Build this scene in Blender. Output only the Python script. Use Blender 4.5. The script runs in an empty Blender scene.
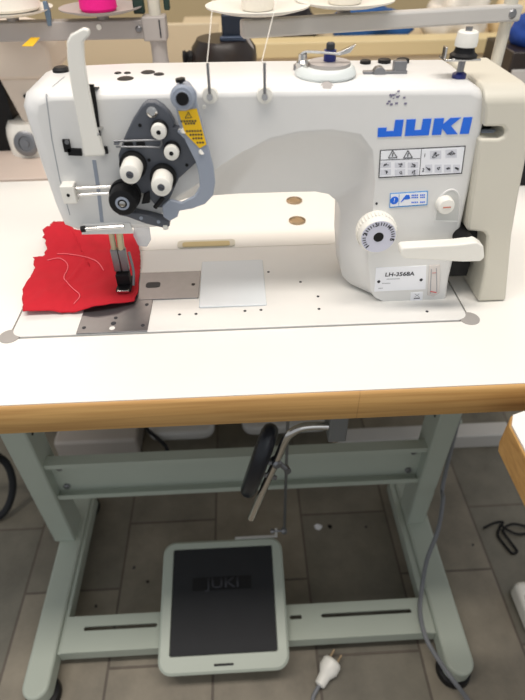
import bpy, bmesh, math, random
from mathutils import Vector, Matrix, noise
random.seed(4)
S = bpy.context.scene
COL = S.collection
# ------------------------------------------------------------------ camera
F_PX = 529.6
CAM = Vector((0.2620, -0.4660, 0.3743))
PITCH, YAW, ROLL = math.radians(41.135), math.radians(2.298), math.radians(-0.796)
cy, sy = math.cos(YAW), math.sin(YAW)
FW = Vector((sy*math.cos(PITCH), cy*math.cos(PITCH), -math.sin(PITCH)))
R0 = Vector((cy, -sy, 0)); U0 = R0.cross(FW)
c_, s_ = math.cos(ROLL), math.sin(ROLL)
RT = c_*R0 + s_*U0; UP = -s_*R0 + c_*U0
cam = bpy.data.cameras.new('camera'); camo = bpy.data.objects.new('camera', cam); COL.objects.link(camo)
m = Matrix((RT, UP, -FW)).transposed().to_4x4(); m.translation = CAM
camo.matrix_world = m
cam.sensor_fit = 'VERTICAL'; cam.sensor_height = 36; cam.lens = F_PX/700*36
cam.dof.use_dof = True; cam.dof.focus_distance = 0.60; cam.dof.aperture_fstop = 5.0
cam.clip_start = 0.01; cam.clip_end = 50
S.camera = camo
# ------------------------------------------------------------------ world, lights, exposure
S.view_settings.view_transform = 'Standard'; S.view_settings.look = 'None'
S.view_settings.gamma = 1; S.view_settings.use_curve_mapping = False
S.view_settings.exposure = 0.12
w = bpy.data.worlds.new('room_light'); S.world = w; w.use_nodes = True
w.node_tree.nodes['Background'].inputs[0].default_value = (0.93, 0.96, 1.0, 1)
w.node_tree.nodes['Background'].inputs[1].default_value = 0.46
def area(name, loc, target, size, power, col):
    l = bpy.data.lights.new(name, 'AREA'); l.shape = 'RECTANGLE'; l.size, l.size_y = size
    l.energy = power; l.color = col
    o = bpy.data.objects.new(name, l); COL.objects.link(o); o.location = loc
    o.rotation_euler = (Vector(target)-Vector(loc)).to_track_quat('-Z', 'Y').to_euler()
    return o
area('ceiling_tubes', (0.1, -0.32, 1.9), (0.1, -0.2, 0), (2.2, 0.3), 36, (1.0, 0.92, 0.84))
area('rear_ceiling_tubes', (0.1, 2.0, 1.8), (0.2, 0.6, 0), (2.4, 0.5), 18, (1.0, 0.80, 0.64))
area('window_light', (0.3, -2.8, 1.3), (0.2, 0.0, -0.3), (2.6, 1.4), 5.5, (0.96, 0.98, 1.0))

# ------------------------------------------------------------------ helpers
def P(u, v, **k):
    """point of the place on the plane x=, y= or z= seen along the measured sight line"""
    d = RT*((u-262.5)/F_PX) + UP*(-(v-350)/F_PX) + FW
    ax = list(k)[0]; i = 'xyz'.index(ax); t = (k[ax]-CAM[i])/d[i]
    return CAM + d*t
def lin(c):
    c /= 255
    return c/12.92 if c <= 0.04045 else ((c+0.055)/1.055)**2.4
def rgb(r, g, b): return (lin(r), lin(g), lin(b), 1)
def mat(name, col, rough=0.5, metal=0.0, spec=0.5, noise_amt=0.0, nscale=20, alpha=1.0, bump=0.0, coat=0.0, trans=0.0):
    m = bpy.data.materials.new(name); m.use_nodes = True
    nt = m.node_tree; b = nt.nodes['Principled BSDF']
    c = rgb(*col); b.inputs['Base Color'].default_value = c
    b.inputs['Roughness'].default_value = rough; b.inputs['Metallic'].default_value = metal
    b.inputs['Specular IOR Level'].default_value = spec
    b.inputs['Coat Weight'].default_value = coat
    b.inputs['Transmission Weight'].default_value = trans
    b.inputs['Alpha'].default_value = alpha
    tc = nt.nodes.new('ShaderNodeTexCoord')
    n = nt.nodes.new('ShaderNodeTexNoise'); n.inputs['Scale'].default_value = nscale; n.inputs['Detail'].default_value = 5
    nt.links.new(tc.outputs['Object'], n.inputs['Vector'])
    mx = nt.nodes.new('ShaderNodeMix'); mx.data_type = 'RGBA'
    a = max(noise_amt, 0.02)
    mx.inputs[6].default_value = (c[0]*(1-a), c[1]*(1-a), c[2]*(1-a), 1)
    mx.inputs[7].default_value = (min(1, c[0]*(1+a)), min(1, c[1]*(1+a)), min(1, c[2]*(1+a)), 1)
    nt.links.new(n.outputs[0], mx.inputs[0]); nt.links.new(mx.outputs[2], b.inputs['Base Color'])
    if bump:
        bp = nt.nodes.new('ShaderNodeBump'); bp.inputs['Strength'].default_value = bump; bp.inputs['Distance'].default_value = 0.001
        nt.links.new(n.outputs[0], bp.inputs['Height']); nt.links.new(bp.outputs[0], b.inputs['Normal'])
    return m
M = {}
M['paint'] = mat('machine_paint', (222, 222, 220), 0.38, nscale=60)
M['cream'] = mat('cream_plastic', (206, 202, 188), 0.4)
M['white'] = mat('white_plastic', (236, 234, 226), 0.35)
M['laminate'] = mat('white_laminate', (238, 236, 230), 0.42, noise_amt=0.03, nscale=9)
M['bed'] = mat('bed_enamel', (226, 225, 221), 0.35, nscale=30)
M['steel'] = mat('brushed_steel', (132, 133, 136), 0.38, 0.85, noise_amt=0.08, nscale=120)
M['chrome'] = mat('chrome', (205, 203, 200), 0.18, 1.0)
M['brass'] = mat('aged_brass', (165, 145, 118), 0.4, 0.8)
M['black'] = mat('black_plastic', (20, 20, 22), 0.5, spec=0.25)
M['slate'] = mat('slate_plastic', (84, 88, 96), 0.45)
M['bluegrey'] = mat('blue_grey_plastic', (150, 158, 172), 0.4)
M['red'] = mat('red_cloth', (190, 10, 34), 0.85, noise_amt=0.08, nscale=90, bump=0.3)
M['yellow'] = mat('yellow_sticker', (244, 196, 20), 0.5)
M['blue'] = mat('logo_blue', (4, 104, 224), 0.45)
M['skyblue'] = mat('label_blue', (70, 150, 215), 0.5)
M['ink'] = mat('label_ink', (44, 46, 52), 0.6)
M['greyink'] = mat('label_grey_ink', (150, 153, 160), 0.6)
M['sticker'] = mat('label_white', (238, 240, 245), 0.5)
M['frame'] = mat('stand_enamel', (172, 180, 168), 0.45, noise_amt=0.05, nscale=12)
M['rubber'] = mat('black_rubber', (20, 22, 26), 0.7, noise_amt=0.35, nscale=25, bump=0.4)
M['pink'] = mat('pink_thread', (240, 20, 140), 0.8, nscale=300, bump=0.5)
M['coneth'] = mat('white_thread', (238, 232, 220), 0.8, nscale=300, bump=0.5)
M['rail'] = mat('grey_rail', (168, 162, 158), 0.5)
M['bluecloth'] = mat('blue_cloth', (30, 82, 140), 0.85, noise_amt=0.3, nscale=20)
M['bag'] = mat('pale_plastic_bag', (225, 218, 205), 0.3, noise_amt=0.15, nscale=30, bump=0.6)
M['brown'] = mat('dark_brown_plastic', (40, 32, 28), 0.35)
M['wallp'] = mat('beige_wall_paint', (212, 192, 150), 0.7, noise_amt=0.06, nscale=3)
M['bench'] = mat('beige_bench_paint', (205, 190, 160), 0.6, noise_amt=0.05, nscale=4)
M['glass'] = mat('clear_plastic', (225, 232, 238), 0.15, alpha=0.35)
M['navy'] = mat('navy_plastic', (24, 36, 110), 0.35)
M['cable'] = mat('grey_cable', (118, 120, 124), 0.5)
M['pale'] = mat('pale_grey_enamel', (190, 188, 184), 0.5, noise_amt=0.05)
M['cover'] = mat('plastic_slide_plate', (222, 228, 232), 0.22)

def wood():
    m = bpy.data.materials.new('beech_edge'); m.use_nodes = True; nt = m.node_tree; b = nt.nodes['Principled BSDF']
    tc = nt.nodes.new('ShaderNodeTexCoord'); mp = nt.nodes.new('ShaderNodeMapping'); mp.inputs['Scale'].default_value = (3, 30, 90)
    n = nt.nodes.new('ShaderNodeTexNoise'); n.inputs['Scale'].default_value = 2.2; n.inputs['Detail'].default_value = 8; n.inputs['Distortion'].default_value = 0.6
    r = nt.nodes.new('ShaderNodeValToRGB'); e = r.color_ramp.elements
    e[0].position = 0.3; e[0].color = rgb(184, 138, 80); e[1].position = 0.75; e[1].color = rgb(212, 168, 104)
    # staves
    bk = nt.nodes.new('ShaderNodeTexBrick'); bk.inputs['Scale'].default_value = 1; bk.inputs['Brick Width'].default_value = 0.372
    bk.inputs['Row Height'].default_value = 5
    bk.offset = 0; bk.inputs['Mortar Size'].default_value = 0.0006
    bk.inputs['Color1'].default_value = (1, 1, 1, 1); bk.inputs['Color2'].default_value = (0.86, 0.86, 0.84, 1); bk.inputs['Mortar'].default_value = (0.8, 0.77, 0.73, 1)
    mx = nt.nodes.new('ShaderNodeMix'); mx.data_type = 'RGBA'; mx.blend_type = 'MULTIPLY'; mx.inputs[0].default_value = 1
    L = nt.links.new
    L(tc.outputs['Object'], mp.inputs[0]); L(mp.outputs[0], n.inputs['Vector']); L(n.outputs[0], r.inputs[0])
    L(tc.outputs['Object'], bk.inputs['Vector']); L(r.outputs[0], mx.inputs[6]); L(bk.outputs[0], mx.inputs[7]); L(mx.outputs[2], b.inputs['Base Color'])
    b.inputs['Roughness'].default_value = 0.45
    return m
M['wood'] = wood()
def tiles():
    m = bpy.data.materials.new('stone_floor_tiles'); m.use_nodes = True; nt = m.node_tree; b = nt.nodes['Principled BSDF']; L = nt.links.new
    tc = nt.nodes.new('ShaderNodeTexCoord'); mp = nt.nodes.new('ShaderNodeMapping')
    mp.inputs['Rotation'].default_value = (0, 0, math.radians(90)); mp.inputs['Location'].default_value = (0.07, 0.03, 0)
    bk = nt.nodes.new('ShaderNodeTexBrick'); bk.inputs['Scale'].default_value = 1; bk.inputs['Brick Width'].default_value = 0.31
    bk.inputs['Row Height'].default_value = 0.203; bk.inputs['Mortar Size'].default_value = 0.0028; bk.inputs['Mortar Smooth'].default_value = 0.3
    bk.inputs['Color1'].default_value = rgb(142, 135, 122); bk.inputs['Color2'].default_value = rgb(112, 110, 101); bk.inputs['Mortar'].default_value = rgb(100, 92, 84)
    n = nt.nodes.new('ShaderNodeTexNoise'); n.inputs['Scale'].default_value = 7; n.inputs['Detail'].default_value = 8; n.inputs['Roughness'].default_value = 0.65
    r = nt.nodes.new('ShaderNodeValToRGB'); e = r.color_ramp.elements
    e[0].position = 0.25; e[0].color = (0.55, 0.54, 0.52, 1); e[1].position = 0.75; e[1].color = (1.25, 1.22, 1.16, 1)
    mx = nt.nodes.new('ShaderNodeMix'); mx.data_type = 'RGBA'; mx.blend_type = 'MULTIPLY'; mx.inputs[0].default_value = 1
    L(tc.outputs['Object'], mp.inputs[0]); L(mp.outputs[0], bk.inputs['Vector']); L(tc.outputs['Object'], n.inputs['Vector'])
    L(n.outputs[0], r.inputs[0]); L(bk.outputs[0], mx.inputs[6]); L(r.outputs[0], mx.inputs[7]); L(mx.outputs[2], b.inputs['Base Color'])
    bp = nt.nodes.new('ShaderNodeBump'); bp.inputs['Strength'].default_value = 0.5; bp.inputs['Distance'].default_value = 0.003; bp.invert = True
    L(bk.outputs['Fac'], bp.inputs['Height']); L(bp.outputs[0], b.inputs['Normal'])
    b.inputs['Roughness'].default_value = 0.5
    return m
M['tiles'] = tiles()

def new(name, bm, m, parent=None, bevel=0.0, seg=2, smooth=True, ang=35, kind=None):
    bmesh.ops.recalc_face_normals(bm, faces=bm.faces)
    me = bpy.data.meshes.new(name); bm.to_mesh(me); bm.free()
    if smooth:
        me.shade_smooth(); me.set_sharp_from_angle(angle=math.radians(ang))
    me.materials.append(M[m] if isinstance(m, str) else m)
    o = bpy.data.objects.new(name, me); COL.objects.link(o)
    if parent:
        o.parent = parent; o.matrix_parent_inverse = Matrix.Translation(-WL[parent.name]) if parent.name in WL else Matrix()

    if bevel:
        b = o.modifiers.new('bevel', 'BEVEL'); b.width = bevel; b.segments = seg; b.limit_method = 'ANGLE'; b.angle_limit = math.radians(35)
        b.harden_normals = False
    if kind: o['kind'] = kind
    return o
WL = {}   # world location of each thing's base empty; meshes are written in world coordinates
def thing(name, label, cat, loc, group=None):
    o = bpy.data.objects.new(name, None); COL.objects.link(o); o.location = loc; o.empty_display_size = 0.02
    WL[o.name] = Vector(loc)
    o['label'] = label; o['category'] = cat
    if group: o['group'] = group
    return o
def tag(o, label, cat, group=None, kind=None):
    o['label'] = label; o['category'] = cat
    if group: o['group'] = group
    if kind: o['kind'] = kind
    return o
def box(bm, a, b):
    a, b = Vector(a), Vector(b)
    vs = [bm.verts.new((x, y, z)) for x in (a.x, b.x) for y in (a.y, b.y) for z in (a.z, b.z)]
    for f in ((0,1,3,2), (4,6,7,5), (0,4,5,1), (2,3,7,6), (0,2,6,4), (1,5,7,3)): bm.faces.new([vs[i] for i in f])
def B(a, b):
    bm = bmesh.new(); box(bm, a, b); return bm
def prism(bm, pts, off):
    """pts: planar loop of 3D points, off: extrusion vector"""
    off = Vector(off); n = len(pts)
    v0 = [bm.verts.new(p) for p in pts]; v1 = [bm.verts.new(Vector(p)+off) for p in pts]
    f0 = bm.faces.new(v0); f1 = bm.faces.new(v1[::-1])
    for i in range(n): bm.faces.new((v0[i], v0[(i+1) % n], v1[(i+1) % n], v1[i]))
    return bm
def PR(pts, off): return prism(bmesh.new(), pts, off)
def frame(d):
    d = Vector(d).normalized(); a = Vector((0, 0, 1)) if abs(d.z) < 0.9 else Vector((1, 0, 0))
    u = d.cross(a).normalized(); return u, d.cross(u).normalized(), d
def lathe(bm, base, axis, prof, n=28, sx=1.0):
    """prof: (radius, distance along axis)"""
    u, v, d = frame(axis); base = Vector(base); rings = []
    for r, h in prof:
        if r <= 1e-6: rings.append([bm.verts.new(base+d*h)])
        else: rings.append([bm.verts.new(base+d*h+(u*math.cos(2*math.pi*k/n)*sx+v*math.sin(2*math.pi*k/n))*r) for k in range(n)])
    for a, b in zip(rings, rings[1:]):
        for k in range(n):
            k2 = (k+1) % n
            if len(a) == 1 and len(b) == 1: continue
            if len(a) == 1: bm.faces.new((a[0], b[k], b[k2]))
            elif len(b) == 1: bm.faces.new((a[k], a[k2], b[0]))
            else: bm.faces.new((a[k], a[k2], b[k2], b[k]))
    for ring in (rings[0], rings[-1]):
        if len(ring) > 1:
            try: bm.faces.new(ring)
            except ValueError: pass
    return bm
def LA(base, axis, prof, n=28, sx=1.0): return lathe(bmesh.new(), base, axis, prof, n, sx)
def smooth_path(pts, k=6):
    pts = [Vector(p) for p in pts]; out = []
    for i in range(len(pts)-1):
        p0 = pts[max(i-1, 0)]; p1 = pts[i]; p2 = pts[i+1]; p3 = pts[min(i+2, len(pts)-1)]
        for j in range(k):
            t = j/k
            out.append(0.5*((2*p1)+(p2-p0)*t+(2*p0-5*p1+4*p2-p3)*t*t+(3*p1-p0-3*p2+p3)*t**3))
    out.append(pts[-1]); return out
def tube(bm, pts, r, n=10):
    pts = [Vector(p) for p in pts]; u = None; rings = []
    for i, p in enumerate(pts):
        d = (pts[min(i+1, len(pts)-1)]-pts[max(i-1, 0)]).normalized()
        if u is None: u, _, _ = frame(d)
        u = (u-d*u.dot(d)).normalized(); v = d.cross(u)
        rr = r[i] if isinstance(r, (list, tuple)) else r
        rings.append([bm.verts.new(p+(u*math.cos(2*math.pi*k/n)+v*math.sin(2*math.pi*k/n))*rr) for k in range(n)])
    for a, b in zip(rings, rings[1:]):
        for k in range(n): bm.faces.new((a[k], a[(k+1) % n], b[(k+1) % n], b[k]))
    bm.faces.new(rings[0]); bm.faces.new(rings[-1]); return bm
def TU(pts, r, n=10): return tube(bmesh.new(), pts, r, n)
def rrect(x0, x1, y0, y1, r, z, n=5):
    out = []
    for cx, cyy, a0 in ((x1-r, y1-r, 0), (x0+r, y1-r, 90), (x0+r, y0+r, 180), (x1-r, y0+r, 270)):
        for k in range(n+1):
            a = math.radians(a0+90*k/n); out.append(Vector((cx+r*math.cos(a), cyy+r*math.sin(a), z)))
    return out
def rrect_xz(x0, x1, z0, z1, r, y, n=5): return [Vector((p.x, y, p.y)) for p in rrect(x0, x1, z0, z1, r, 0, n)]
def plan(uv, off, **k): return PR([P(u, v, **k) for u, v in uv], off)
def text(s, origin, xdir, ydir, size, m, parent, name, depth=0.0003, bold=0.0, xs=1.0):
    cu = bpy.data.curves.new(name, 'FONT'); cu.body = s; cu.size = size; cu.align_x = 'CENTER'; cu.align_y = 'CENTER'; cu.extrude = 0; cu.offset = bold
    t = bpy.data.objects.new('tmp', cu); COL.objects.link(t)
    dg = bpy.context.evaluated_depsgraph_get(); me = bpy.data.meshes.new_from_object(t.evaluated_get(dg)); bpy.data.objects.remove(t)
    bm = bmesh.new(); bm.from_mesh(me); bpy.data.meshes.remove(me)
    X = Vector(xdir).normalized()*xs; Y = Vector(ydir).normalized(); O = Vector(origin)
    g = bmesh.ops.extrude_face_region(bm, geom=bm.faces[:])
    N = Vector(xdir).normalized().cross(Y)
    top = set(v for v in g['geom'] if isinstance(v, bmesh.types.BMVert))
    for v in bm.verts: v.co = O+X*v.co.x+Y*v.co.y+(N*depth if v in top else Vector())
    return new(name, bm, m, parent, smooth=False)

# ================================================================== structure
ZF = -0.76
new('floor', B((-2.5, -2.2, ZF-0.05), (3.0, 2.4, ZF)), 'tiles', kind='structure', smooth=False)
new('wall_back', B((-2.5, 2.4, ZF-0.05), (3.0, 2.5, 1.9)), 'wallp', kind='structure', smooth=False)

# ================================================================== sewing table
TH = 0.04; TF = -0.105; TB = 0.425; TX0, TX1 = -0.32, 0.80
tbl = thing('sewing_table', 'white laminate sewing table with beech edge on a grey-green steel stand', 'table', (0.24, 0.16, ZF))
bm = bmesh.new()
outer = rrect(TX0, TX1, TF+0.0015, TB, 0.004, 0.0); inner = rrect(-0.0025, 0.5195, -0.0025, 0.1805, 0.014, 0.0)
es = []
for loop in (outer, inner):
    vs = [bm.verts.new(p) for p in loop]
    es += [bm.edges.new((vs[i], vs[(i+1) % len(vs)])) for i in range(len(vs))]
bmesh.ops.triangle_fill(bm, edges=es, use_beauty=True)
ctr = [f for f in bm.faces if 0.02 < f.calc_center_median().x < 0.5 and 0.01 < f.calc_center_median().y < 0.17 and all(0-0.003 <= v.co.x <= 0.52 and -0.003 <= v.co.y <= 0.181 for v in f.verts)]
bmesh.ops.delete(bm, geom=ctr, context='FACES')
g = bmesh.ops.extrude_face_region(bm, geom=bm.faces[:])
for v in g['geom']:
    if isinstance(v, bmesh.types.BMVert): v.co.z = -TH
new('tabletop', bm, 'laminate', tbl, smooth=False)
# wooden front edge
prof = [(TF+0.0013, -0.0008), (TF-0.0005, -0.0016), (TF-0.002, -0.004), (TF-0.002, -TH+0.003), (TF, -TH), (TF+0.0013, -TH)]
new('wooden_edge', PR([Vector((TX0, y, z)) for y, z in prof], (TX1-TX0, 0, 0)), 'wood', tbl)
# stand
def post(x0, x1, inner_right):
    y0, y1 = 0.152, 0.212
    bm = bmesh.new()
    box(bm, (x0, y0, ZF+0.06), (x1, y1, -TH))
    p = new('post', bm, 'frame', tbl, bevel=0.004)
    xi = x1 if inner_right else x0
    s = 1 if inner_right else -1
    for y, z in ((0.172, -0.36), (0.172, -0.30), (0.172, -0.24), (0.172, -0.18), (0.172, -0.12)):
        new('bolt_hole', LA((xi-s*0.001, y, z), (s, 0, 0), [(0, 0), (0.004, 0), (0.004, 0.0016), (0, 0.0016)], 12), 'black', p)
    return p
post(-0.174, -0.128, True); post(0.603, 0.643, False)
def foot(x0, x1, s):
    pts = []
    cx = (x0+x1)/2; r = (x1-x0)/2
    z0, z1 = ZF+0.022, ZF+0.062
    loop = []
    for k in range(13):
        a = math.pi+math.pi*k/12; loop.append(Vector((cx+r*math.cos(a), -0.125+r*math.sin(a), z1)))
    for k in range(13):
        a = math.pi*k/12; loop.append(Vector((cx+r*math.cos(a), 0.275+r*math.sin(a), z1)))
    f = new('foot', PR(loop, (0, 0, z0-z1)), 'frame', tbl, bevel=0.005, seg=3)
    for y in (-0.125, 0.27):
        new('rubber_foot', LA((cx, y, ZF), (0, 0, 1), [(0, 0), (0.030, 0), (0.032, 0.006), (0.030, 0.018), (0.02, 0.0225), (0, 0.0225)]), 'black', f)
    return f
FL = foot(-0.164, -0.116, 1); FR = foot(0.604, 0.656, -1)
# adapter plates from foot to brace
new('mounting_plate', B((-0.116, -0.075, ZF+0.024), (-0.108, 0.27, ZF+0.056)), 'frame', tbl, bevel=0.002)
new('mounting_plate', B((0.590, -0.075, ZF+0.024), (0.604, 0.27, ZF+0.056)), 'frame', tbl, bevel=0.002)
# crossbar channel between the posts
XL, XR = -0.128, 0.603
bm = bmesh.new()
zt, zb = -0.440, -0.552
prism(bm, [Vector((XL, y, z)) for y, z in ((0.160, zt), (0.182, zt), (0.182, zb), (0.160, zb), (0.160, zb+0.012), (0.163, zb+0.012), (0.163, zb+0.004), (0.178, zb+0.004), (0.178, zt-0.004), (0.163, zt-0.004), (0.163, zt-0.012), (0.160, zt-0.012))], (XR-XL, 0, 0))
cb = new('crossbar', bm, 'frame', tbl, smooth=False)
for x in (-0.11, 0.584):
    for z in (-0.47, -0.53):
        new('bolt', LA((x, 0.178, z), (0, -1, 0), [(0, 0), (0.007, 0), (0.007, 0.004), (0.005, 0.006), (0, 0.006)], 6), 'steel', cb)
# slotted floor brace
def slot_plate(y0, y1, z, t, slots):
    bm = bmesh.new(); es = []
    loops = [rrect(-0.108, 0.590, y0, y1, 0.002, z)] + [rrect(a, b, c, d, (d-c)/2*0.9, z) for a, b, c, d in slots]
    for loop in loops:
        vs = [bm.verts.new(p) for p in loop]
        es += [bm.edges.new((vs[i], vs[(i+1) % len(vs)])) for i in range(len(vs))]
    bmesh.ops.triangle_fill(bm, edges=es, use_beauty=True)
    for (a, b, c, d) in slots:
        dl = [f for f in bm.faces if all(a-1e-4 <= v.co.x <= b+1e-4 and c-1e-4 <= v.co.y <= d+1e-4 for v in f.verts)]
        bmesh.ops.delete(bm, geom=dl, context='FACES')
    g = bmesh.ops.extrude_face_region(bm, geom=bm.faces[:])
    for v in g['geom']:
        if isinstance(v, bmesh.types.BMVert): v.co.z -= t
    return bm
ZB = ZF+0.062
bm = slot_plate(-0.072, -0.014, ZB, 0.004, [(-0.073, 0.068, -0.038, -0.030), (0.387, 0.565, -0.038, -0.030), (0.325, 0.349, -0.038, -0.030)])
box(bm, (-0.108, -0.076, ZB-0.030), (0.590, -0.072, ZB))
box(bm, (-0.108, -0.014, ZB-0.030), (0.590, -0.010, ZB))
br = new('floor_brace', bm, 'frame', tbl, smooth=False)

# ================================================================== treadle pedal
ped = thing('treadle_pedal', 'square grey-green treadle pedal with black rubber mat, between the stand feet', 'pedal', (0.2, 0, ZB))
def pedpt(x, y, h=0.0):       # tilted plane: back edge higher
    ang = math.radians(14); c = Vector((0.198, -0.014, -0.660))
    return c+Vector((x, y*math.cos(ang)-h*math.sin(ang), y*math.sin(ang)+h*math.cos(ang)))
def pedloop(hw, hl, r, h, cyo=0.0): return [pedpt(p.x, p.y+cyo, h) for p in rrect(-hw, hw, -hl, hl, r, 0, 6)]
bm = bmesh.new()
loops = [pedloop(0.116, 0.114, 0.022, -0.020), pedloop(0.120, 0.117, 0.024, -0.016), pedloop(0.120, 0.117, 0.024, -0.004), pedloop(0.116, 0.113, 0.021, 0.0),
         pedloop(0.100, 0.095, 0.004, 0.0, 0.007), pedloop(0.099, 0.094, 0.003, -0.004, 0.007)]
rs = [[bm.verts.new(p) for p in l] for l in loops]
for a, b in zip(rs, rs[1:]):
    for i in range(len(a)): bm.faces.new((a[i], a[(i+1) % len(a)], b[(i+1) % len(b)], b[i]))
bm.faces.new(rs[0]); bm.faces.new(rs[-1])
fr = new('pedal_frame', bm, 'frame', ped)
bm = bmesh.new(); rs = [[bm.verts.new(p) for p in pedloop(0.0985, 0.0935, 0.003, h, 0.007)] for h in (-0.0038, -0.0008)]
for i in range(len(rs[0])): bm.faces.new((rs[0][i], rs[0][(i+1) % len(rs[0])], rs[1][(i+1) % len(rs[0])], rs[1][i]))
bm.faces.new(rs[0]); bm.faces.new(rs[1])
mt = new('rubber_mat', bm, 'rubber', ped)
PX = Vector((1, 0, 0)); PY = (pedpt(0, 1)-pedpt(0, 0)).normalized()
# raised panel and lettering on the mat
new('lettering_panel', PR([pedpt(a, b, -0.0008) for a, b in ((-0.060, 0.022), (0.055, 0.022), (0.055, 0.046), (-0.060, 0.046))], (pedpt(0, 0, 0.0005)-pedpt(0, 0, 0))), 'black', mt, smooth=False)
text('JUKI', pedpt(0.0, 0.034, -0.0003), PX, PY, 0.026, mat('worn_rubber', (46, 47, 52), 0.7), mt, 'lettering', depth=0.0008, bold=0.0004, xs=1.35)
new('handle_slot', PR([pedpt(p.x, p.y, 0.0) for p in rrect(-0.018, 0.018, -0.106, -0.102, 0.0019, 0)], (pedpt(0, 0, 0.0006)-pedpt(0, 0, 0))), 'black', fr)
# bracket carrying the pedal on the brace
for x in (0.10, 0.28): new('pivot_bracket', B((x, -0.045, ZB), (x+0.018, -0.025, ZB+0.015)), 'frame', ped)
# rod bracket at the pedal's back edge and pitman rod up to the table
a = pedpt(0.10, 0.117, -0.004)
new('rod_bracket', PR([a+Vector((-0.075, 0, 0)), a+Vector((0.012, 0, 0)), a+Vector((0.012, 0, 0.032)), a+Vector((0.007, 0, 0.032)), a+Vector((0.007, 0, 0.006)), a+Vector((-0.075, 0, 0.006))], (0, 0.003, 0)), 'pale', ped)
bm = bmesh.new(); lathe(bm, a+Vector((-0.002, 0.0, 0.026)), (1, 0, 0), [(0, 0), (0.005, 0), (0.005, 0.006), (0.0025, 0.006), (0.0025, 0.022), (0.006, 0.022), (0.008, 0.027), (0.006, 0.032), (0, 0.034)], 14)
new('ball_joint', bm, 'steel', ped)
jr = a+Vector((0.026, 0.0, 0.026))
new('pitman_rod', TU([jr, Vector((jr.x+0.001, jr.y+0.01, -0.20)), Vector((jr.x, jr.y+0.01, -0.041))], 0.0028, 10), 'steel', ped)

# ================================================================== knee lifter
YK = -0.02
kn = thing('knee_lifter', 'bent chrome knee lifter rod with black oval pad hanging under the tabletop', 'knee lifter', P(340, 425, y=YK))
K = lambda u, v, y=YK: P(u, v, y=y)
top = K(335, 424)
bm = bmesh.new(); box(bm, (top.x-0.008, YK-0.006, top.z-0.030), (top.x+0.016, YK+0.03, -TH))
hb = new('hinge_block', bm, mat('dark_steel', (118, 120, 120), 0.5, 0.3), kn, bevel=0.002)
new('set_screw', LA((top.x+0.004, YK+0.008, top.z-0.030), (0, 0, -1), [(0, 0), (0.003, 0), (0.003, 0.006), (0.006, 0.006), (0.006, 0.011), (0, 0.011)], 14), 'chrome', hb)
new('rod', TU(smooth_path([K(328, 426), K(312, 426), K(300, 428), K(290, 434), K(284, 443), K(278, 457), K(265, 486), K(251, 518)]), 0.0056, 14), 'chrome', kn)
pc = K(259, 462, YK+0.016)
dirv = (K(249, 496)-K(275, 430)); L_ = dirv.length; d = dirv.normalized()
# oval pad seen edge-on: a thick lens
nrm = Vector((0.96, -0.28, -0.25)); nrm = (nrm-d*nrm.dot(d)).normalized(); wv = d.cross(nrm).normalized()
bm = bmesh.new(); rings = []
for t, sc in ((-0.012, 0.80), (-0.010, 0.93), (-0.004, 1.0), (0.004, 1.0), (0.009, 0.92), (0.011, 0.8)):
    rings.append([bm.verts.new(pc+d*math.cos(a_)*L_*0.5*sc+wv*math.sin(a_)*0.034*sc+nrm*t) for a_ in [2*math.pi*k/32 for k in range(32)]])
for a_, b_ in zip(rings, rings[1:]):
    for i in range(32): bm.faces.new((a_[i], a_[(i+1) % 32], b_[(i+1) % 32], b_[i]))
bm.faces.new(rings[0]); bm.faces.new(rings[-1])
pad = new('knee_pad', bm, mat('knee_pad_vinyl', (20, 24, 34), 0.3), kn, bevel=0.002)
bm = bmesh.new()
tube(bm, [K(262, 462), K(278, 462), K(287, 470)], 0.004); tube(bm, [K(262, 474), K(276, 478)], 0.0035)
lathe(bm, K(276, 462), (0.3, -1, 0.2), [(0, -0.006), (0.007, -0.006), (0.007, 0.006), (0.004, 0.009), (0, 0.009)], 14)
lathe(bm, K(287, 470), (0.3, -1, 0.2), [(0, -0.005), (0.005, -0.005), (0.005, 0.004), (0, 0.004)], 14)
new('clamp', bm, 'steel', kn)

# ================================================================== sewing machine
mc = thing('sewing_machine', 'white double-needle lockstitch sewing machine set into the tabletop', 'sewing machine', (0.26, 0.09, 0))
ZT = 0.0012
bm = PR(rrect(0, 0.517, 0, 0.178, 0.012, -0.05), (0, 0, 0.05+ZT))
bed = new('bed', bm, 'bed', mc, bevel=0.0008)
# front skirt line, steel corner pads
for cx in (-0.001, 0.518):
    new('corner_pad', LA((cx, 0.002, -0.002), (0, 0, 1), [(0, 0), (0.0115, 0), (0.0115, 0.0029), (0.010, 0.0031), (0, 0.0031)]), mat('matte_grey_metal', (168, 164, 160), 0.6, 0.2), bed)
# plates
np_ = new('needle_plate', PR([Vector(p) for p in ((0.104, 0.060, ZT), (0.207, 0.060, ZT), (0.207, 0.120, ZT), (0.104, 0.120, ZT))], (0, 0, 0.0012)), 'steel', mc, bevel=0.0004)
fp = new('slide_plate', PR([Vector(p) for p in ((0.073, -0.0002, ZT), (0.152, -0.0002, ZT), (0.152, 0.0595, ZT), (0.073, 0.0595, ZT))], (0, 0, 0.0012)), 'steel', mc, bevel=0.0004)
for x, y, r in ((0.080, 0.010, 0.0022), (0.146, 0.010, 0.0022), (0.146, 0.050, 0.0022), (0.112, 0.016, 0.003), (0.113, 0.026, 0.0022)):
    new('screw', LA((x, y, ZT+0.001), (0, 0, 1), [(0, 0), (r, 0), (r, 0.0006), (0, 0.0006)], 14), 'ink', fp)
new('finger_notch', LA((0.112, 0.007, ZT+0.001), (0, 0, 1), [(0, 0), (0.0034, 0), (0.0032, 0.0005), (0, 0.0005)], 20), 'bed', fp)
for x, y in ((0.199, 0.089),):
    new('screw', LA((x, y, ZT+0.001), (0, 0, 1), [(0, 0), (0.0024, 0), (0.0024, 0.0006), (0, 0.0006)], 14), 'black', np_)
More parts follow.
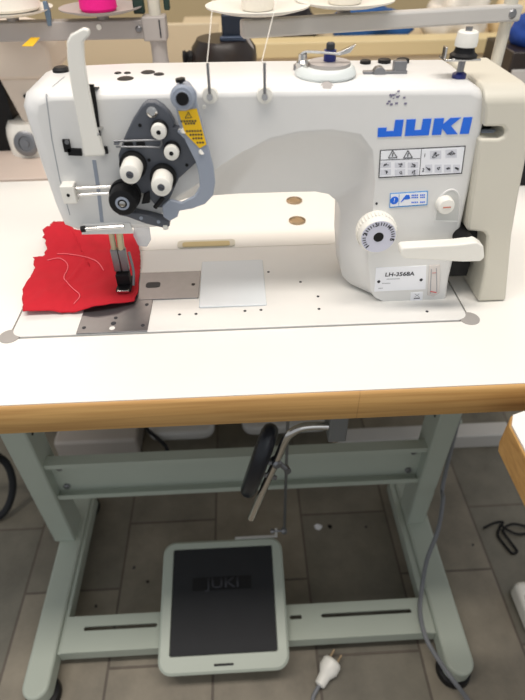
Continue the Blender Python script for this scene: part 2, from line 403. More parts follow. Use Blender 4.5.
new('feed_slot', PR(rrect(0.140, 0.158, 0.085, 0.097, 0.004, ZT+0.0012), (0, 0, 0.0003)), 'ink', np_)
bm = bmesh.new()
prism(bm, rrect(0.208, 0.288, 0.040, 0.141, 0.002, ZT), (0, 0, 0.0020))
new('cover_plate', bm, 'cover', mc, bevel=0.0008, seg=3)
for u, v in ((179.5, 314.5), (196, 314), (245, 311), (261, 310), (268.5, 272), (300.5, 282), (318, 296.5), (427, 311.5), (319, 309)):
    p = P(u, v, z=ZT); new('bed_hole', LA((p.x, p.y, ZT-0.0005), (0, 0, 1), [(0, 0), (0.0018, 0), (0.0018, 0.0008), (0, 0.0008)], 12), 'ink', bed)
# hinge recess at the back edge
h = new('hinge', PR(rrect(0.172, 0.252, 0.1815, 0.201, 0.006, 0.0), (0, 0, 0.0016)), 'cream', mc)
new('hinge_leaf', PR(rrect(0.179, 0.245, 0.182, 0.195, 0.004, 0.0014), (0, 0, 0.0010)), mat('hinge_metal', (186, 172, 130), 0.45, 0.3), h)

# --- arm body: front loop A (y=.040), silhouette loop B, back loop
YA, YBK = 0.040, 0.140
#        Ax     Az      Bx     Bz    By
prof = [(0.086, 0.112, 0.073, 0.112, 0.060),
        (0.084, 0.130, 0.070, 0.130, 0.060),
        (0.083, 0.180, 0.067, 0.180, 0.060),
        (0.082, 0.222, 0.066, 0.225, 0.060),
        (0.086, 0.231, 0.072, 0.2365, 0.059),
        (0.097, 0.235, 0.086, 0.2410, 0.055),
        (0.160, 0.235, 0.160, 0.2415, 0.049),
        (0.300, 0.234, 0.300, 0.2405, 0.049),
        (0.400, 0.2325, 0.400, 0.239, 0.049),
        (0.474, 0.231, 0.476, 0.238, 0.049),
        (0.486, 0.227, 0.490, 0.231, 0.047),
        (0.4905, 0.217, 0.4945, 0.219, 0.046),
        (0.493, 0.160, 0.497, 0.160, 0.046),
        (0.496, 0.080, 0.500, 0.080, 0.046),
        (0.497, 0.030, 0.502, 0.030, 0.048),
        (0.500, 0.001, 0.505, 0.001, 0.048),
        (0.428, 0.001, 0.404, 0.001, 0.070),
        (0.417, 0.007, 0.391, 0.008, 0.071),
        (0.410, 0.018, 0.382, 0.018, 0.072),
        (0.402, 0.060, 0.376, 0.060, 0.072),
        (0.400, 0.110, 0.374, 0.100, 0.072),
        (0.398, 0.150, 0.368, 0.114, 0.074),
        (0.391, 0.182, 0.358, 0.122, 0.076),
        (0.378, 0.197, 0.344, 0.1245, 0.078),
        (0.350, 0.202, 0.320, 0.124, 0.080),
        (0.320, 0.201, 0.290, 0.124, 0.080),
        (0.292, 0.1955, 0.262, 0.125, 0.078),
        (0.265, 0.184, 0.240, 0.126, 0.074),
        (0.243, 0.171, 0.222, 0.127, 0.070),
        (0.222, 0.155, 0.205, 0.128, 0.064),
        (0.198, 0.140, 0.190, 0.126, 0.056),
        (0.176, 0.120, 0.182, 0.115, 0.050),
        (0.168, 0.112, 0.174, 0.104, 0.050),
        (0.098, 0.110, 0.090, 0.103, 0.052)]
bm = bmesh.new()
vA = [bm.verts.new((a, YA, b)) for a, b, *_ in prof]
def ring(f): return [bm.verts.new(f(*q)) for q in prof]
n_ = len(prof)
vm = [bm.verts.new((a*0.88+c*0.12, YA+(y-YA)*0.30, b*0.88+d*0.12) if y > 0.0615 else (a*0.42+c*0.58, YA+(y-YA)*0.28, b*0.42+d*0.58)) for a, b, c, d, y in prof]
vB = ring(lambda a, b, c, d, y: (c, y, d))
vC = ring(lambda a, b, c, d, y: (c, YBK-(y-YA)*0.6, d))
vD = ring(lambda a, b, c, d, y: (a*0.7+c*0.3, YBK, b*0.7+d*0.3))
lp = [vA, vm, vB, vC, vD]
for a_, b_ in zip(lp, lp[1:]):
    for i in range(n_): bm.faces.new((a_[i], a_[(i+1) % n_], b_[(i+1) % n_], b_[i]))
fa = bm.faces.new(vA); fd = bm.faces.new(vD)
bmesh.ops.recalc_face_normals(bm, faces=bm.faces)
for f_ in (fa, fd): bmesh.ops.inset_region(bm, faces=[f_], thickness=0.0015, use_even_offset=True)
bmesh.ops.triangulate(bm, faces=[fa, fd])
arm = new('arm', bm, 'paint', mc, ang=60)
# base flare where the pillar meets the bed
bm = PR(rrect(0.384, 0.511, 0.030, 0.160, 0.02, ZT), (0, 0, 0.004))
bm.free()
# --- face plate seam on the left of the head
YS = YA
def stroke(uv, wpx, y, th=0.0006, m='ink', parent=None, name='line'):
    bm = bmesh.new(); pts = [P(u, v, y=y) for u, v in uv]
    w_ = wpx
    for a_, b_ in zip(pts, pts[1:]):
        t = (b_-a_).normalized(); n2 = Vector((t.z, 0, -t.x))*w_/2
        prism(bm, [a_-n2, b_-n2, b_+n2, a_+n2], (0, -th, 0))
    return new(name, bm, m, parent, smooth=False)
new('seam', TU([P(46, 94, y=YA)+Vector((0,0.0003,0)), Vector((P(47,88,y=0.047).x, 0.0445, 0.2365)), Vector((P(50,80,y=0.055).x, 0.058, 0.2412)), Vector((P(60,72,y=0.08).x, 0.09, 0.2412))], 0.0004, 6), 'greyink', arm)
stroke([(46, 95), (52, 140), (60, 180), (70, 215)], 0.0008, YA, 0.0002, 'greyink', arm, 'seam')
# take-up slot
stroke([(91.5, 84), (94.5, 104), (98.5, 136)], 0.0046, YA, 0.0012, 'black', arm, 'takeup_slot')
t0 = P(90.5, 86, y=YA)
new('takeup_slot_top', PR([Vector((t0.x-0.001, YA-0.0008, t0.z-0.002)), Vector((t0.x+0.0035, YA-0.0008, t0.z-0.002)), Vector((t0.x+0.005, 0.050, 0.2412)), Vector((t0.x+0.001, 0.050, 0.2412))], (0, 0, 0.001)), 'ink', arm, smooth=False)
new('takeup_lever', TU(smooth_path([(t0.x+0.004, 0.06, 0.205), (t0.x+0.002, 0.032, 0.212), (t0.x+0.000, 0.024, 0.213), (t0.x+0.003, 0.021, 0.210)]), 0.0014), 'chrome', arm)
# white take-up guard: a bent flat bar standing off the head
YG = 0.020
gl = [P(u, v, y=YG) for u, v in ((84, 157), (79, 128), (71, 88), (67, 60), (66.5, 42), (70, 35), (83, 28), (89, 30), (89, 36), (83, 42), (84, 62), (89, 92), (96, 128), (105, 156))]
bm = PR(gl, (0, 0.006, 0))
gd = new('takeup_guard', bm, 'white', mc, bevel=0.0015, seg=3)
q = P(94, 150, y=YG)
new('guard_foot', B((q.x-0.006, YG+0.005, q.z-0.004), (q.x+0.004, YA+0.001, q.z+0.006)), 'white', gd, bevel=0.001)
# black bracket and screws at the guard's foot
stroke([(66, 139), (68.5, 151), (82, 151.5)], 0.0062, YA, 0.003, 'black', mc, 'guard_bracket')
stroke([(100, 149.5), (108, 149.5)], 0.0062, YA, 0.003, 'black', mc, 'guard_bracket')
new('screw', LA(P(67, 142, y=YA-0.003), (0, -1, 0), [(0, 0), (0.002, 0), (0.002, 0.0012), (0, 0.0012)], 14), 'steel', mc)
# oil-cap plugs on the top
for u, v, r in ((118, 73.5, 0.0035), (125.5, 79, 0.0078), (127.5, 73.5, 0.0034), (148, 72.6, 0.0068), (159, 74.6, 0.005), (365.5, 61, 0.0055), (384.5, 60, 0.0065), (403, 59.5, 0.0065)):
    p = P(u, v, z=0.2412)
    p.y = min(p.y, 0.132)
    new('plug', LA((p.x, p.y, 0.2385), (0, 0, 1), [(0, 0), (r, 0), (r, 0.0032), (r*0.8, 0.0038), (0, 0.0038)], 20), 'black', mc)
# black strap anchor behind the guard
new('lever_pivot', LA(P(61.5, 70, z=0.242)+Vector((0, 0, -0.003)), (0, 0, 1), [(0, 0), (0.0085, 0), (0.0085, 0.004), (0.006, 0.006), (0, 0.006)], 20), 'black', mc)

# --- needle bar clamp on the face: white block with two chrome rods, foot guard rail
q = P(71, 190, y=YA)
nb = new('guide_block', B((q.x-0.0065, YA-0.012, q.z-0.009), (q.x+0.0065, YA+0.001, q.z+0.009)), 'white', mc, bevel=0.001)
new('hole', LA((q.x, YA-0.0118, q.z), (0, -1, 0), [(0, 0), (0.0016, 0), (0.0016, 0.0006), (0, 0.0006)], 12), 'black', nb)
for v in (188.5, 195):
    a_ = P(78, v, y=YA-0.006); new('guide_rod', TU([a_+Vector((-0.002, 0, 0)), a_+Vector((0.036, 0, 0.001))], 0.0016), 'chrome', nb)
a_ = P(86, 229, y=YA-0.004); b_ = P(124, 226.5, y=YA-0.004)
new('lower_rail', TU([a_, b_], 0.0020), 'chrome', mc)
new('rail_screw', LA(a_+Vector((-0.001, 0, 0)), (-1, 0, 0), [(0, 0), (0.0032, 0), (0.0032, 0.004), (0, 0.004)], 14), 'black', mc)
bm = PR([P(83, 224, y=YA), P(130, 222, y=YA), P(134, 233, y=YA), P(82, 234, y=YA)], (0, -0.0015, 0)); new('lower_flange', bm, 'paint', mc, bevel=0.0005)
stroke([(94, 160), (98, 186), (102, 222)], 0.0035, YA, 0.0004, 'bluegrey', arm, 'face_groove')
# needle bars and presser foot
YN = 0.088
def bar(u0, v0, u1, v1, r, y, name, m, parent=mc): return new(name, TU([P(u0, v0, y=y), P(u1, v1, y=y)], r, 14), m, parent)
nbr = new('needle_bar', TU([P(110, 226, y=YN), P(114.5, 251, y=YN), ], 0.0034, 14), mat('satin_bar', (176, 168, 142), 0.35, 0.5), mc)
prs = new('presser_bar', TU([P(118.5, 226, y=YN), P(121.5, 251, y=YN)], 0.0040, 14), mat('satin_bar_light', (190, 182, 150), 0.35, 0.5), mc)
bm = bmesh.new(); pA = P(118, 250, y=YN); pB = P(121.5, 270, y=YN)
box(bm, (pA.x-0.0088, YN-0.004, pB.z), (pA.x-0.0004, YN+0.004, pA.z+0.002)); box(bm, (pA.x+0.0004, YN-0.004, pB.z), (pA.x+0.0088, YN+0.004, pA.z+0.002))
nc = new('needle_clamp', bm, 'steel', mc, bevel=0.001)
for dx in (-0.0032, 0.0032):
    new('needle', TU([Vector((pA.x+dx, YN, pB.z)), Vector((pA.x+dx, YN, 0.006))], 0.0009, 8), 'chrome', nc)
bm = bmesh.new(); box(bm, (pA.x-0.0075, YN-0.010, 0.012), (pA.x+0.0085, YN+0.003, pB.z-0.001)); pf = new('presser_foot', bm, 'black', mc, bevel=0.001)
bm = bmesh.new(); prism(bm, [Vector((pA.x-0.008, YN-0.020, 0.0085)), Vector((pA.x+0.010, YN-0.020, 0.0085)), Vector((pA.x+0.010, YN+0.012, 0.0085)), Vector((pA.x-0.008, YN+0.012, 0.0085))], (0, 0, 0.0035))
new('foot_sole', bm, 'black', pf, bevel=0.001)
new('foot_toe', B((pA.x-0.006, YN-0.0225, 0.0085), (pA.x+0.008, YN-0.019, 0.0125)), 'chrome', pf, bevel=0.0005)
new('foot_spring', TU(smooth_path([(pA.x+0.012, YN, 0.052), (pA.x+0.0145, YN-0.006, 0.030), (pA.x+0.0125, YN-0.012, 0.013)]), 0.0016), 'steel', pf)

# --- thread tension assembly
YP = 0.030
Z7 = lambda u, v: (100+u/4.375, 80+v/4.375)
out = [Z7(*p) for p in ((180, 118), (205, 97), (240, 96), (275, 118), (305, 150), (328, 192), (318, 208), (345, 214), (400, 268), (457, 330), (400, 382), (345, 432), (315, 500), (285, 560), (250, 560), (200, 500), (120, 480), (90, 420), (80, 330), (105, 255), (140, 180))]
tp = new('tension_plate', PR([P(u, v, y=YP) for u, v in out], (0, 0.0105, 0)), 'slate', mc, bevel=0.0012)
def knob(zu, zv, r, ln, m, name, washer=True, base_r=None):
    u, v = Z7(zu, zv); tip = P(u, v, y=YP-ln)
    b0 = Vector((tip.x, YP, tip.z))
    k_ = new(name, LA(b0, (0, -1, 0), [(0, 0), (r*0.97, 0), (r, ln*0.25), (r, ln*0.8), (r*0.92, ln*0.97), (r*0.8, ln), (0, ln)], 32), m, mc)
    if washer:
        br_ = base_r or r*1.25
        new('tension_disc', LA(b0, (0, -1, 0), [(0, 0), (br_, 0), (br_, 0.002), (br_*0.85, 0.003), (br_, 0.004), (br_, 0.006), (0, 0.006)], 32), 'black', k_)
    return k_, tip
for zu, zv, r, ln in ((256, 230, 0.0070, 0.011), (312, 322, 0.0070, 0.011)):
    k_, t = knob(zu, zv, r, ln, 'white', 'tension_knob', True, r*1.12)
    new('knob_bore', LA(t, (0, -1, 0), [(0, -0.001), (0.002, -0.001), (0.002, 0.0003), (0, 0.0003)], 14), 'black', k_)
for zu, zv, r, ln in ((130, 415, 0.0096, 0.026), (267, 470, 0.0096, 0.026)):
    k_, t = knob(zu, zv, r, ln, 'white', 'tension_knob', True, 0.0125)
    new('knob_bore', LA(t, (0, -1, 0), [(0, -0.001), (0.0034, -0.001), (0.0034, 0.0003), (0, 0.0003)], 18), 'slate', k_)
    new('knob_screw', TU([t+Vector((-0.002, -0.0004, 0.0005)), t+Vector((0.0022, -0.0004, -0.0008))], 0.001, 8), 'ink', k_)
k_, t = knob(98, 540, 0.0135, 0.022, 'black', 'check_spring_knob', True, 0.0150)
new('knob_ring', LA(t, (0, -1, 0), [(0.0065, -0.001), (0.0065, 0.0008), (0.0045, 0.001), (0.0045, -0.001), (0.0065, -0.001)], 24), 'bluegrey', k_)
new('knob_core', LA(t, (0, -1, 0), [(0, -0.001), (0.003, -0.001), (0.003, 0.0012), (0.0017, 0.0016), (0, 0.0016)], 18), 'chrome', k_)
p = P(*Z7(228, 138), y=YP)
new('plate_screw', LA(p, (0, -1, 0), [(0, 0), (0.0048, 0), (0.0048, 0.002), (0.003, 0.003), (0.0028, 0.0018), (0, 0.0018)], 20), 'chrome', tp)
for zu, zv in ((175, 198), (380, 372), (215, 350)):
    new('plate_hole', LA(P(*Z7(zu, zv), y=YP), (0, -1, 0), [(0, 0), (0.0016, 0), (0.0016, 0.0004), (0, 0.0004)], 12), 'black', tp)
for zu, zv in ((125, 280), (178, 278)):
    new('slot_opening', LA(P(*Z7(zu, zv), y=YP), (0, -1, 0), [(0, 0), (0.0042, 0), (0.0042, 0.0006), (0, 0.0006)], 18), 'black', tp)
bm = bmesh.new()
for a2, b2 in (((60, 268), (268, 262)), ((70, 292), (262, 294)), ((268, 262), (270, 280)), ((270, 280), (262, 294))):
    tube(bm, [P(*Z7(*a2), y=YP-0.004), P(*Z7(*b2), y=YP-0.004)], 0.0009)
new('thread_guide_slider', bm, 'steel', tp)
new('slider_tip', B(P(*Z7(60, 285), y=YP-0.006), P(*Z7(88, 265), y=YP+0.001)), 'slate', tp, bevel=0.0005)
new('thread_guide_bar', TU([P(*Z7(345, 220), y=YP-0.008), P(*Z7(440, 318), y=YP-0.008)], 0.0019), 'bluegrey', tp)
for zu, zv in ((362, 222), (440, 314)):
    new('guide_screw', LA(P(*Z7(zu, zv), y=YP-0.008), (0.5, -0.7, 0.3), [(0, -0.004), (0.0026, -0.004), (0.0026, 0.003), (0, 0.003)], 14), 'white', tp)
# blue-grey lower guide under the black knob
lg = new('lower_thread_guide', PR([P(*Z7(*q_), y=YP-0.004) for q_ in ((75, 575), (130, 578), (215, 596), (300, 618), (306, 640), (285, 650), (200, 630), (120, 600), (80, 592))], (0, 0.012, 0)), 'slate', mc, bevel=0.001)
for zu, zv in ((180, 604), (256, 620)):
    new('guide_hole', LA(P(*Z7(zu, zv), y=YP-0.004), (0, -1, 0), [(0, 0), (0.0018, 0), (0.0018, 0.0005), (0, 0.0005)], 14), 'bluegrey', lg)
new('guide_tip', LA(P(*Z7(288, 650), y=YP-0.002), (0, 0, 1), [(0, 0), (0.003, 0), (0.003, 0.005), (0, 0.005)], 14), 'white', lg)
new('spring_cluster', PR([P(*Z7(*q_), y=YP-0.004) for q_ in ((190, 505), (215, 490), (218, 540), (180, 545))], (0, 0.006, 0)), 'black', tp, bevel=0.001)
new('wire_finger', TU([P(*Z7(275, 515), y=YP-0.008), P(*Z7(240, 558), y=YP-0.008)], 0.0022), 'black', tp)
# clear finger guard behind the needle
new('finger_guard', PR([P(u, v, y=YN-0.01) for u, v in ((134, 222), (149, 226), (151, 240), (147, 247), (138, 246), (133, 236))], (0, 0.003, 0)), mat('clear_guard', (205, 210, 216), 0.2, alpha=0.6), mc, bevel=0.001)

# --- grey swing lever (wiper guard) with ring and yellow sticker
YL = 0.020
Z8 = lambda u, v: (160+u/4.667, 80+v/4.667)
pts = [Z8(*p) for p in ((60, 60), (75, 30), (110, 20), (150, 32), (170, 60), (172, 110), (195, 200), (225, 310), (250, 410), (258, 480), (248, 540), (210, 580), (150, 602), (90, 612), (82, 640), (45, 660), (15, 640), (10, 590), (45, 560), (100, 575), (160, 545), (185, 500), (182, 450), (165, 380), (120, 290), (85, 200), (70, 110))]
lv = new('swing_lever', PR([P(u, v, y=YL) for u, v in pts], (0, 0.0045, 0)), 'bluegrey', mc, bevel=0.001)
c8 = P(*Z8(105, 85), y=YL-0.004)
new('pivot_cap', LA(Vector((c8.x, YL, c8.z)), (0, -1, 0), [(0, 0), (0.0105, 0), (0.0105, 0.003), (0.0085, 0.0045), (0.006, 0.0045), (0.006, 0.0055), (0.005, 0.006), (0, 0.006)], 32), 'bluegrey', lv)
new('pivot_bore', LA(Vector((c8.x, YL-0.006, c8.z)), (0, -1, 0), [(0, 0), (0.0056, 0), (0.005, 0.001), (0, 0.001)], 28), 'black', lv)
new('pivot_post', LA(Vector((c8.x, YL+0.0045, c8.z)), (0, 1, 0), [(0, 0), (0.008, 0), (0.008, 0.0165), (0, 0.0165)], 24), 'bluegrey', lv)
a_ = P(*Z8(100, 25), y=YL+0.002)
new('thumb_screw', LA(a_, (-0.1, 0, 1), [(0, 0), (0.0016, 0), (0.0016, 0.003), (0.0042, 0.003), (0.0042, 0.0055), (0, 0.0055)], 16), 'black', lv)
ys = [Z8(*p) for p in ((85, 145), (172, 133), (217, 300), (185, 318), (118, 250))]
st = new('warning_sticker', PR([P(u, v, y=YL-0.0001) for u, v in ys], (0, -0.0005, 0)), 'yellow', lv, smooth=False)
def stick_text(s, zu, zv, size, par=None, conv=Z8, y=YL-0.0006, m='ink', ang=-0.0, name='lettering', bold=0.0, xs=1.0):
    u, v = conv(zu, zv)
    return text(s, P(u, v, y=y), (math.cos(ang), 0, math.sin(ang)), (-math.sin(ang), 0, math.cos(ang)), size, m, par or st, name, depth=0.0002, bold=bold, xs=xs)
a_ = [P(*Z8(*p), y=YL-0.0006) for p in ((117, 178), (132, 150), (148, 176))]
bm = bmesh.new()
for i in range(3): tube(bm, [a_[i], a_[(i+1) % 3]], 0.0003, 6)
new('warning_triangle', bm, 'ink', st)
stick_text('!', 132, 168, 0.004); 
for i, (zu, zv, n) in enumerate(((133, 192, 6), (140, 203, 4), (158, 238, 6), (168, 255, 5), (175, 272, 4), (188, 292, 3))):
    bm = bmesh.new()
    c0 = P(*Z8(zu, zv), y=YL-0.0006)
    for j in range(n):
        x = c0.x+(j-(n-1)/2)*0.0024; box(bm, (x-0.0008, YL-0.0008, c0.z-0.0008), (x+0.0008, YL-0.0005, c0.z+0.0008))
    new('print_line', bm, 'ink', st, smooth=False)

# --- thread pins on the arm front
for u, v0, v1 in ((210, 95, 63), (264.5, 95, 63)):
    b0 = P(u, v0, y=0.046); t1 = P(u-2, v1, y=0.046)
    b0 = P(u, v0, y=YA); 
    k_ = new('pin_boss', LA((b0.x, YA, b0.z), (0, -1, 0), [(0, 0), (0.0072, 0), (0.0066, 0.0035), (0, 0.004)], 24), 'white', mc)
    tt = P(u-3, v1, y=YA-0.004)
    new('thread_pin', TU([(b0.x, YA-0.004, b0.z+0.001), (b0.x, YA-0.004, tt.z)], 0.0013, 10), 'steel', k_)
    new('pin_head', LA((b0.x, YA-0.004, b0.z), (0, -1, 0), [(0, 0), (0.0028, 0), (0.0028, 0.003), (0, 0.003)], 16), 'chrome', k_)
PIN1 = P(207, 63, y=YA-0.004); PIN2 = P(261.5, 63, y=YA-0.004)
new('thread_ring', LA(P(204, 107, y=YA), (0, -1, 0), [(0, 0), (0.0018, 0), (0.0016, 0.001), (0, 0.001)], 14), 'white', mc)

# --- bobbin winder on top of the arm
wc = Vector((0.347, 0.080, 0.2402))
bw = new('bobbin_winder', LA(wc, (0, 0, 1), [(0, 0), (0.028, 0), (0.029, 0.002), (0.0275, 0.006), (0.0245, 0.0085), (0.023, 0.0085), (0.023, 0.007), (0, 0.007)], 40), mat('pale_aqua_plastic', (218, 224, 222), 0.4), mc)
new('winder_disc', LA(wc+Vector((0.004, 0.004, 0.007)), (0, 0, 1), [(0, 0), (0.020, 0), (0.0195, 0.003), (0, 0.004)], 36), 'rail', bw)
new('spindle', LA(wc+Vector((0.004, 0.004, 0.010)), (0, 0, 1), [(0, 0), (0.0058, 0), (0.0058, 0.010), (0, 0.010)], 24), 'navy', bw)
new('spindle_tip', LA(wc+Vector((0.004, 0.004, 0.020)), (0, 0, 1), [(0, 0), (0.0040, 0), (0.0040, 0.005), (0.003, 0.006), (0, 0.006)], 18), 'ink', bw)
bm = bmesh.new()
lathe(bm, wc+Vector((-0.022, 0.0, 0.006)), (0, 0, 1), [(0, 0), (0.006, 0), (0.006, 0.005), (0.004, 0.007), (0.004, 0.012), (0, 0.012)], 18)
tube(bm, smooth_path([wc+Vector((-0.024, 0.0, 0.017)), wc+Vector((-0.018, 0.0, 0.0195)), wc+Vector((0.0, -0.004, 0.019)), wc+Vector((0.012, -0.006, 0.018))]), 0.0013)
lever = new('winder_lever', bm, 'chrome', bw)
new('lever_tab', PR([wc+Vector(p_) for p_ in ((0.010, -0.006, 0.0165), (0.021, -0.006, 0.019), (0.026, -0.006, 0.026), (0.021, -0.006, 0.024), (0.010, -0.006, 0.0195))], (0, 0.005, 0)), 'chrome', lever, bevel=0.0005)
for u, v in ((328, 77),):
    p = P(u, v, y=YA+0.004)
    new('winder_tab', LA((p.x, 0.047, 0.2365), (0, -0.6, 0.8), [(0, 0), (0.0065, 0), (0.006, 0.002), (0.004, 0.002), (0.004, 0.003), (0, 0.003)], 24), 'rail', mc)
p = P(299.5, 67.5, z=0.242)
new('top_clip', LA((p.x, p.y, 0.2395), (0, 0, 1), [(0, 0), (0.006, 0), (0.006, 0.005), (0.004, 0.006), (0, 0.006)], 20), 'steel', mc)
# spring latch on the top
bm = bmesh.new(); p = P(385, 71, z=0.241)
box(bm, (p.x-0.021, p.y-0.003, 0.2375), (p.x+0.021, p.y+0.003, 0.2415))
lathe(bm, (p.x-0.006, p.y, 0.2395), (0, -1, 0), [(0, -0.004), (0.006, -0.004), (0.006, 0.005), (0, 0.005)], 18)
box(bm, (p.x+0.008, p.y-0.002, 0.2375), (p.x+0.020, p.y+0.006, 0.2495))
new('spring_latch', bm, 'steel', mc, bevel=0.0005)

# --- thread tensioner on the right top corner
p = P(467, 71, y=0.045); b0 = Vector((p.x+0.002, 0.066, 0.2375))
tr = new('top_tensioner', LA(b0, (0, 0, 1), [(0, 0), (0.0065, 0), (0.0065, 0.004), (0.003, 0.006), (0.003, 0.020), (0, 0.020)], 20), 'navy', mc)
new('tensioner_shaft', LA(b0+Vector((0, 0, 0.006)), (0, 0, 1), [(0, 0), (0.0032, 0), (0.0032, 0.016), (0, 0.016)], 16), 'steel', tr)
bm = bmesh.new(); box(bm, b0+Vector((-0.019, -0.008, 0.016)), b0+Vector((0.014, 0.010, 0.018)))
box(bm, b0+Vector((-0.019, -0.004, 0.016)), b0+Vector((-0.017, 0.004, 0.027)))
new('guide_plate', bm, 'chrome', tr, bevel=0.0005)
new('tensioner_disc', LA(b0+Vector((0, 0, 0.018)), (0, 0, 1), [(0, 0), (0.012, 0), (0.0125, 0.002), (0.0095, 0.004), (0.008, 0.009), (0, 0.009)], 28), 'black', tr)
new('tensioner_cap', LA(b0+Vector((0, 0, 0.027)), (0, 0, 1), [(0, 0), (0.0098, 0), (0.0100, 0.004), (0.0090, 0.011), (0.008, 0.012), (0, 0.012)], 28), 'white', tr)
new('tensioner_nut', LA(b0+Vector((0, 0, 0.039)), (0, 0, 1), [(0, 0), (0.0030, 0), (0.0030, 0.003), (0, 0.003)], 16), 'steel', tr)

# --- logo
A0 = P(377.5, 137, y=YA); A1 = P(470.5, 133.5, y=YA); A2 = P(378, 118, y=YA)
lx = (A1-A0); LW = lx.length; lx.normalize(); lz = Vector((0, 0, 1)); LH = P(425, 118.5, y=YA).z-P(425, 135, y=YA).z
def LG(x, z): return A0+lx*((x-0.022*z)*LW)+Vector((0, 0, z*LH))+Vector((x*0, 0, 0))
lt = {'J': [(0, 0), (0.255, 0), (0.275, 1.0), (0.185, 1.0), (0.172, 0.34), (0.092, 0.34), (0.097, 0.56), (0.005, 0.56)],
      'U': [(0.292, 0), (0.548, 0), (0.568, 1.0), (0.478, 1.0), (0.462, 0.34), (0.392, 0.34), (0.402, 1.0), (0.305, 1.0)],
      'K': [(0.582, 0), (0.682, 0), (0.688, 0.38), (0.745, 0.0), (0.862, 0.0), (0.780, 0.53), (0.880, 1.0), (0.768, 1.0), (0.694, 0.64), (0.700, 1.0), (0.598, 1.0)],
      'I': [(0.882, 0), (0.980, 0), (1.0, 1.0), (0.905, 1.0)]}
bm = bmesh.new()
for k, pts in lt.items(): prism(bm, [LG(*q_) for q_ in pts], (0, -0.0006, 0))
new('brand_lettering', bm, 'blue', arm, smooth=False)

# --- warning label with pictograms
def panel(uv, m, parent, name, y=YA, th=0.0006): return new(name, PR([P(u, v, y=y) for u, v in uv], (0, -th, 0)), m, parent, smooth=False)
Z9 = lambda u, v: (365+u/4.773, 140+v/4.773)
edge = panel([Z9(*q_) for q_ in ((72, 48), (480, 27), (462, 160), (64, 181))], 'ink', arm, 'warning_label')
panel([Z9(*q_) for q_ in ((76, 52), (475, 32), (458, 156), (69, 176))], 'sticker', edge, 'label_face', YA-0.0004, 0.0004)
def ln(uvs, w, parent, m='ink', name='rule', y=YA-0.0008): return stroke([Z9(*q_) for q_ in uvs], w, y, 0.0002, m, parent, name)
ln([(74, 96), (264, 88)], 0.0005, edge); ln([(270, 40), (260, 168)], 0.0005, edge)
for cx in (132, 205):
    bm = bmesh.new(); tr3 = [P(*Z9(*q_), y=YA-0.0009) for q_ in ((cx-21, 86), (cx, 50), (cx+21, 84))]
    for i in range(3): tube(bm, [tr3[i], tr3[(i+1) % 3]], 0.0004, 6)
    box(bm, P(*Z9(cx-4, 80), y=YA-0.0007), P(*Z9(cx+4, 62), y=YA-0.001))
    new('hazard_symbol', bm, 'ink', edge, smooth=False)
bm = bmesh.new(); bm2 = bmesh.new()
rn = random.Random(3)
def scribble(bmx, cx, cyy, s, n=5):
    last = None
    for i in range(n):
        q_ = P(*Z9(cx+rn.uniform(-s, s), cyy+rn.uniform(-s*0.7, s*0.7)), y=YA-0.0010)
        if last is not None: tube(bmx, [last, q_], 0.00028, 5)
        last = q_
for cx in (100, 168, 230):
    for cyy in (120, 154):
        prism(bm2, [P(*Z9(cx+a2, cyy+b2), y=YA-0.0008) for a2, b2 in ((-26, -13), (24, -15), (24, 12), (-26, 14))], (0, -0.0001, 0))
        scribble(bm, cx, cyy, 13, 7)
for cx, cyy in ((338, 72), (412, 66)):
    prism(bm2, [P(*Z9(cx+a2, cyy+b2), y=YA-0.0008) for a2, b2 in ((-28, -20), (26, -22), (26, 18), (-28, 20))], (0, -0.0001, 0)); scribble(bm, cx, cyy, 20, 9)
for cx in (305, 350, 395, 438):
    prism(bm2, [P(*Z9(cx+a2, 138+b2), y=YA-0.0008) for a2, b2 in ((-18, -20), (16, -21), (16, 17), (-18, 18))], (0, -0.0001, 0)); scribble(bm, cx, 138, 14, 7)
new('pictogram_frame', bm2, mat('label_pale_grey', (214, 216, 224), 0.5), edge, smooth=False); new('pictogram', bm, 'ink', edge, smooth=False)
text('1', P(*Z9(285, 74), y=YA-0.0009), (1, 0, 0), (0, 0, 1), 0.005, 'ink', edge, 'numeral'); text('2', P(*Z9(278, 143), y=YA-0.0009), (1, 0, 0), (0, 0, 1), 0.005, 'ink', edge, 'numeral')
# --- blue caution label
b1 = panel([Z9(*q_) for q_ in ((120, 254), (300, 242), (297, 310), (116, 323))], 'skyblue', arm, 'caution_label')
panel([Z9(*q_) for q_ in ((123, 258), (296, 247), (293, 305), (120, 318))], 'sticker', b1, 'label_face', YA-0.0004, 0.0004)
new('round_symbol', LA(P(*Z9(140, 288), y=YA-0.0008), (0, -1, 0), [(0, 0), (0.0042, 0), (0.0042, 0.0003), (0, 0.0003)], 24), 'blue', b1)
text('!', P(*Z9(140, 288), y=YA-0.0011), (1, 0, 0), (0, 0, 1), 0.006, 'sticker', b1, 'lettering')
new('oil_drop_symbol', PR([P(*Z9(*q_), y=YA-0.0008) for q_ in ((180, 282), (196, 262), (212, 262), (216, 280), (200, 284), (188, 284), (172, 298), (170, 296))], (0, -0.0002, 0)), 'blue', b1, smooth=False)
ln([(163, 254), (161, 316)], 0.0004, b1, 'skyblue'); 
for v2, l2 in ((262, 285), (273, 280), (296, 288)):
    bm = bmesh.new(); a_ = P(*Z9(222, v2+2), y=YA-0.0008); n3 = 8
    for j in range(n3):
        if j == 4: continue
        box(bm, (a_.x+j*0.0018, YA-0.0010, a_.z-0.0007), (a_.x+j*0.0018+0.0013, YA-0.0008, a_.z+0.0007))
    new('print_line', bm, 'blue', b1, smooth=False)
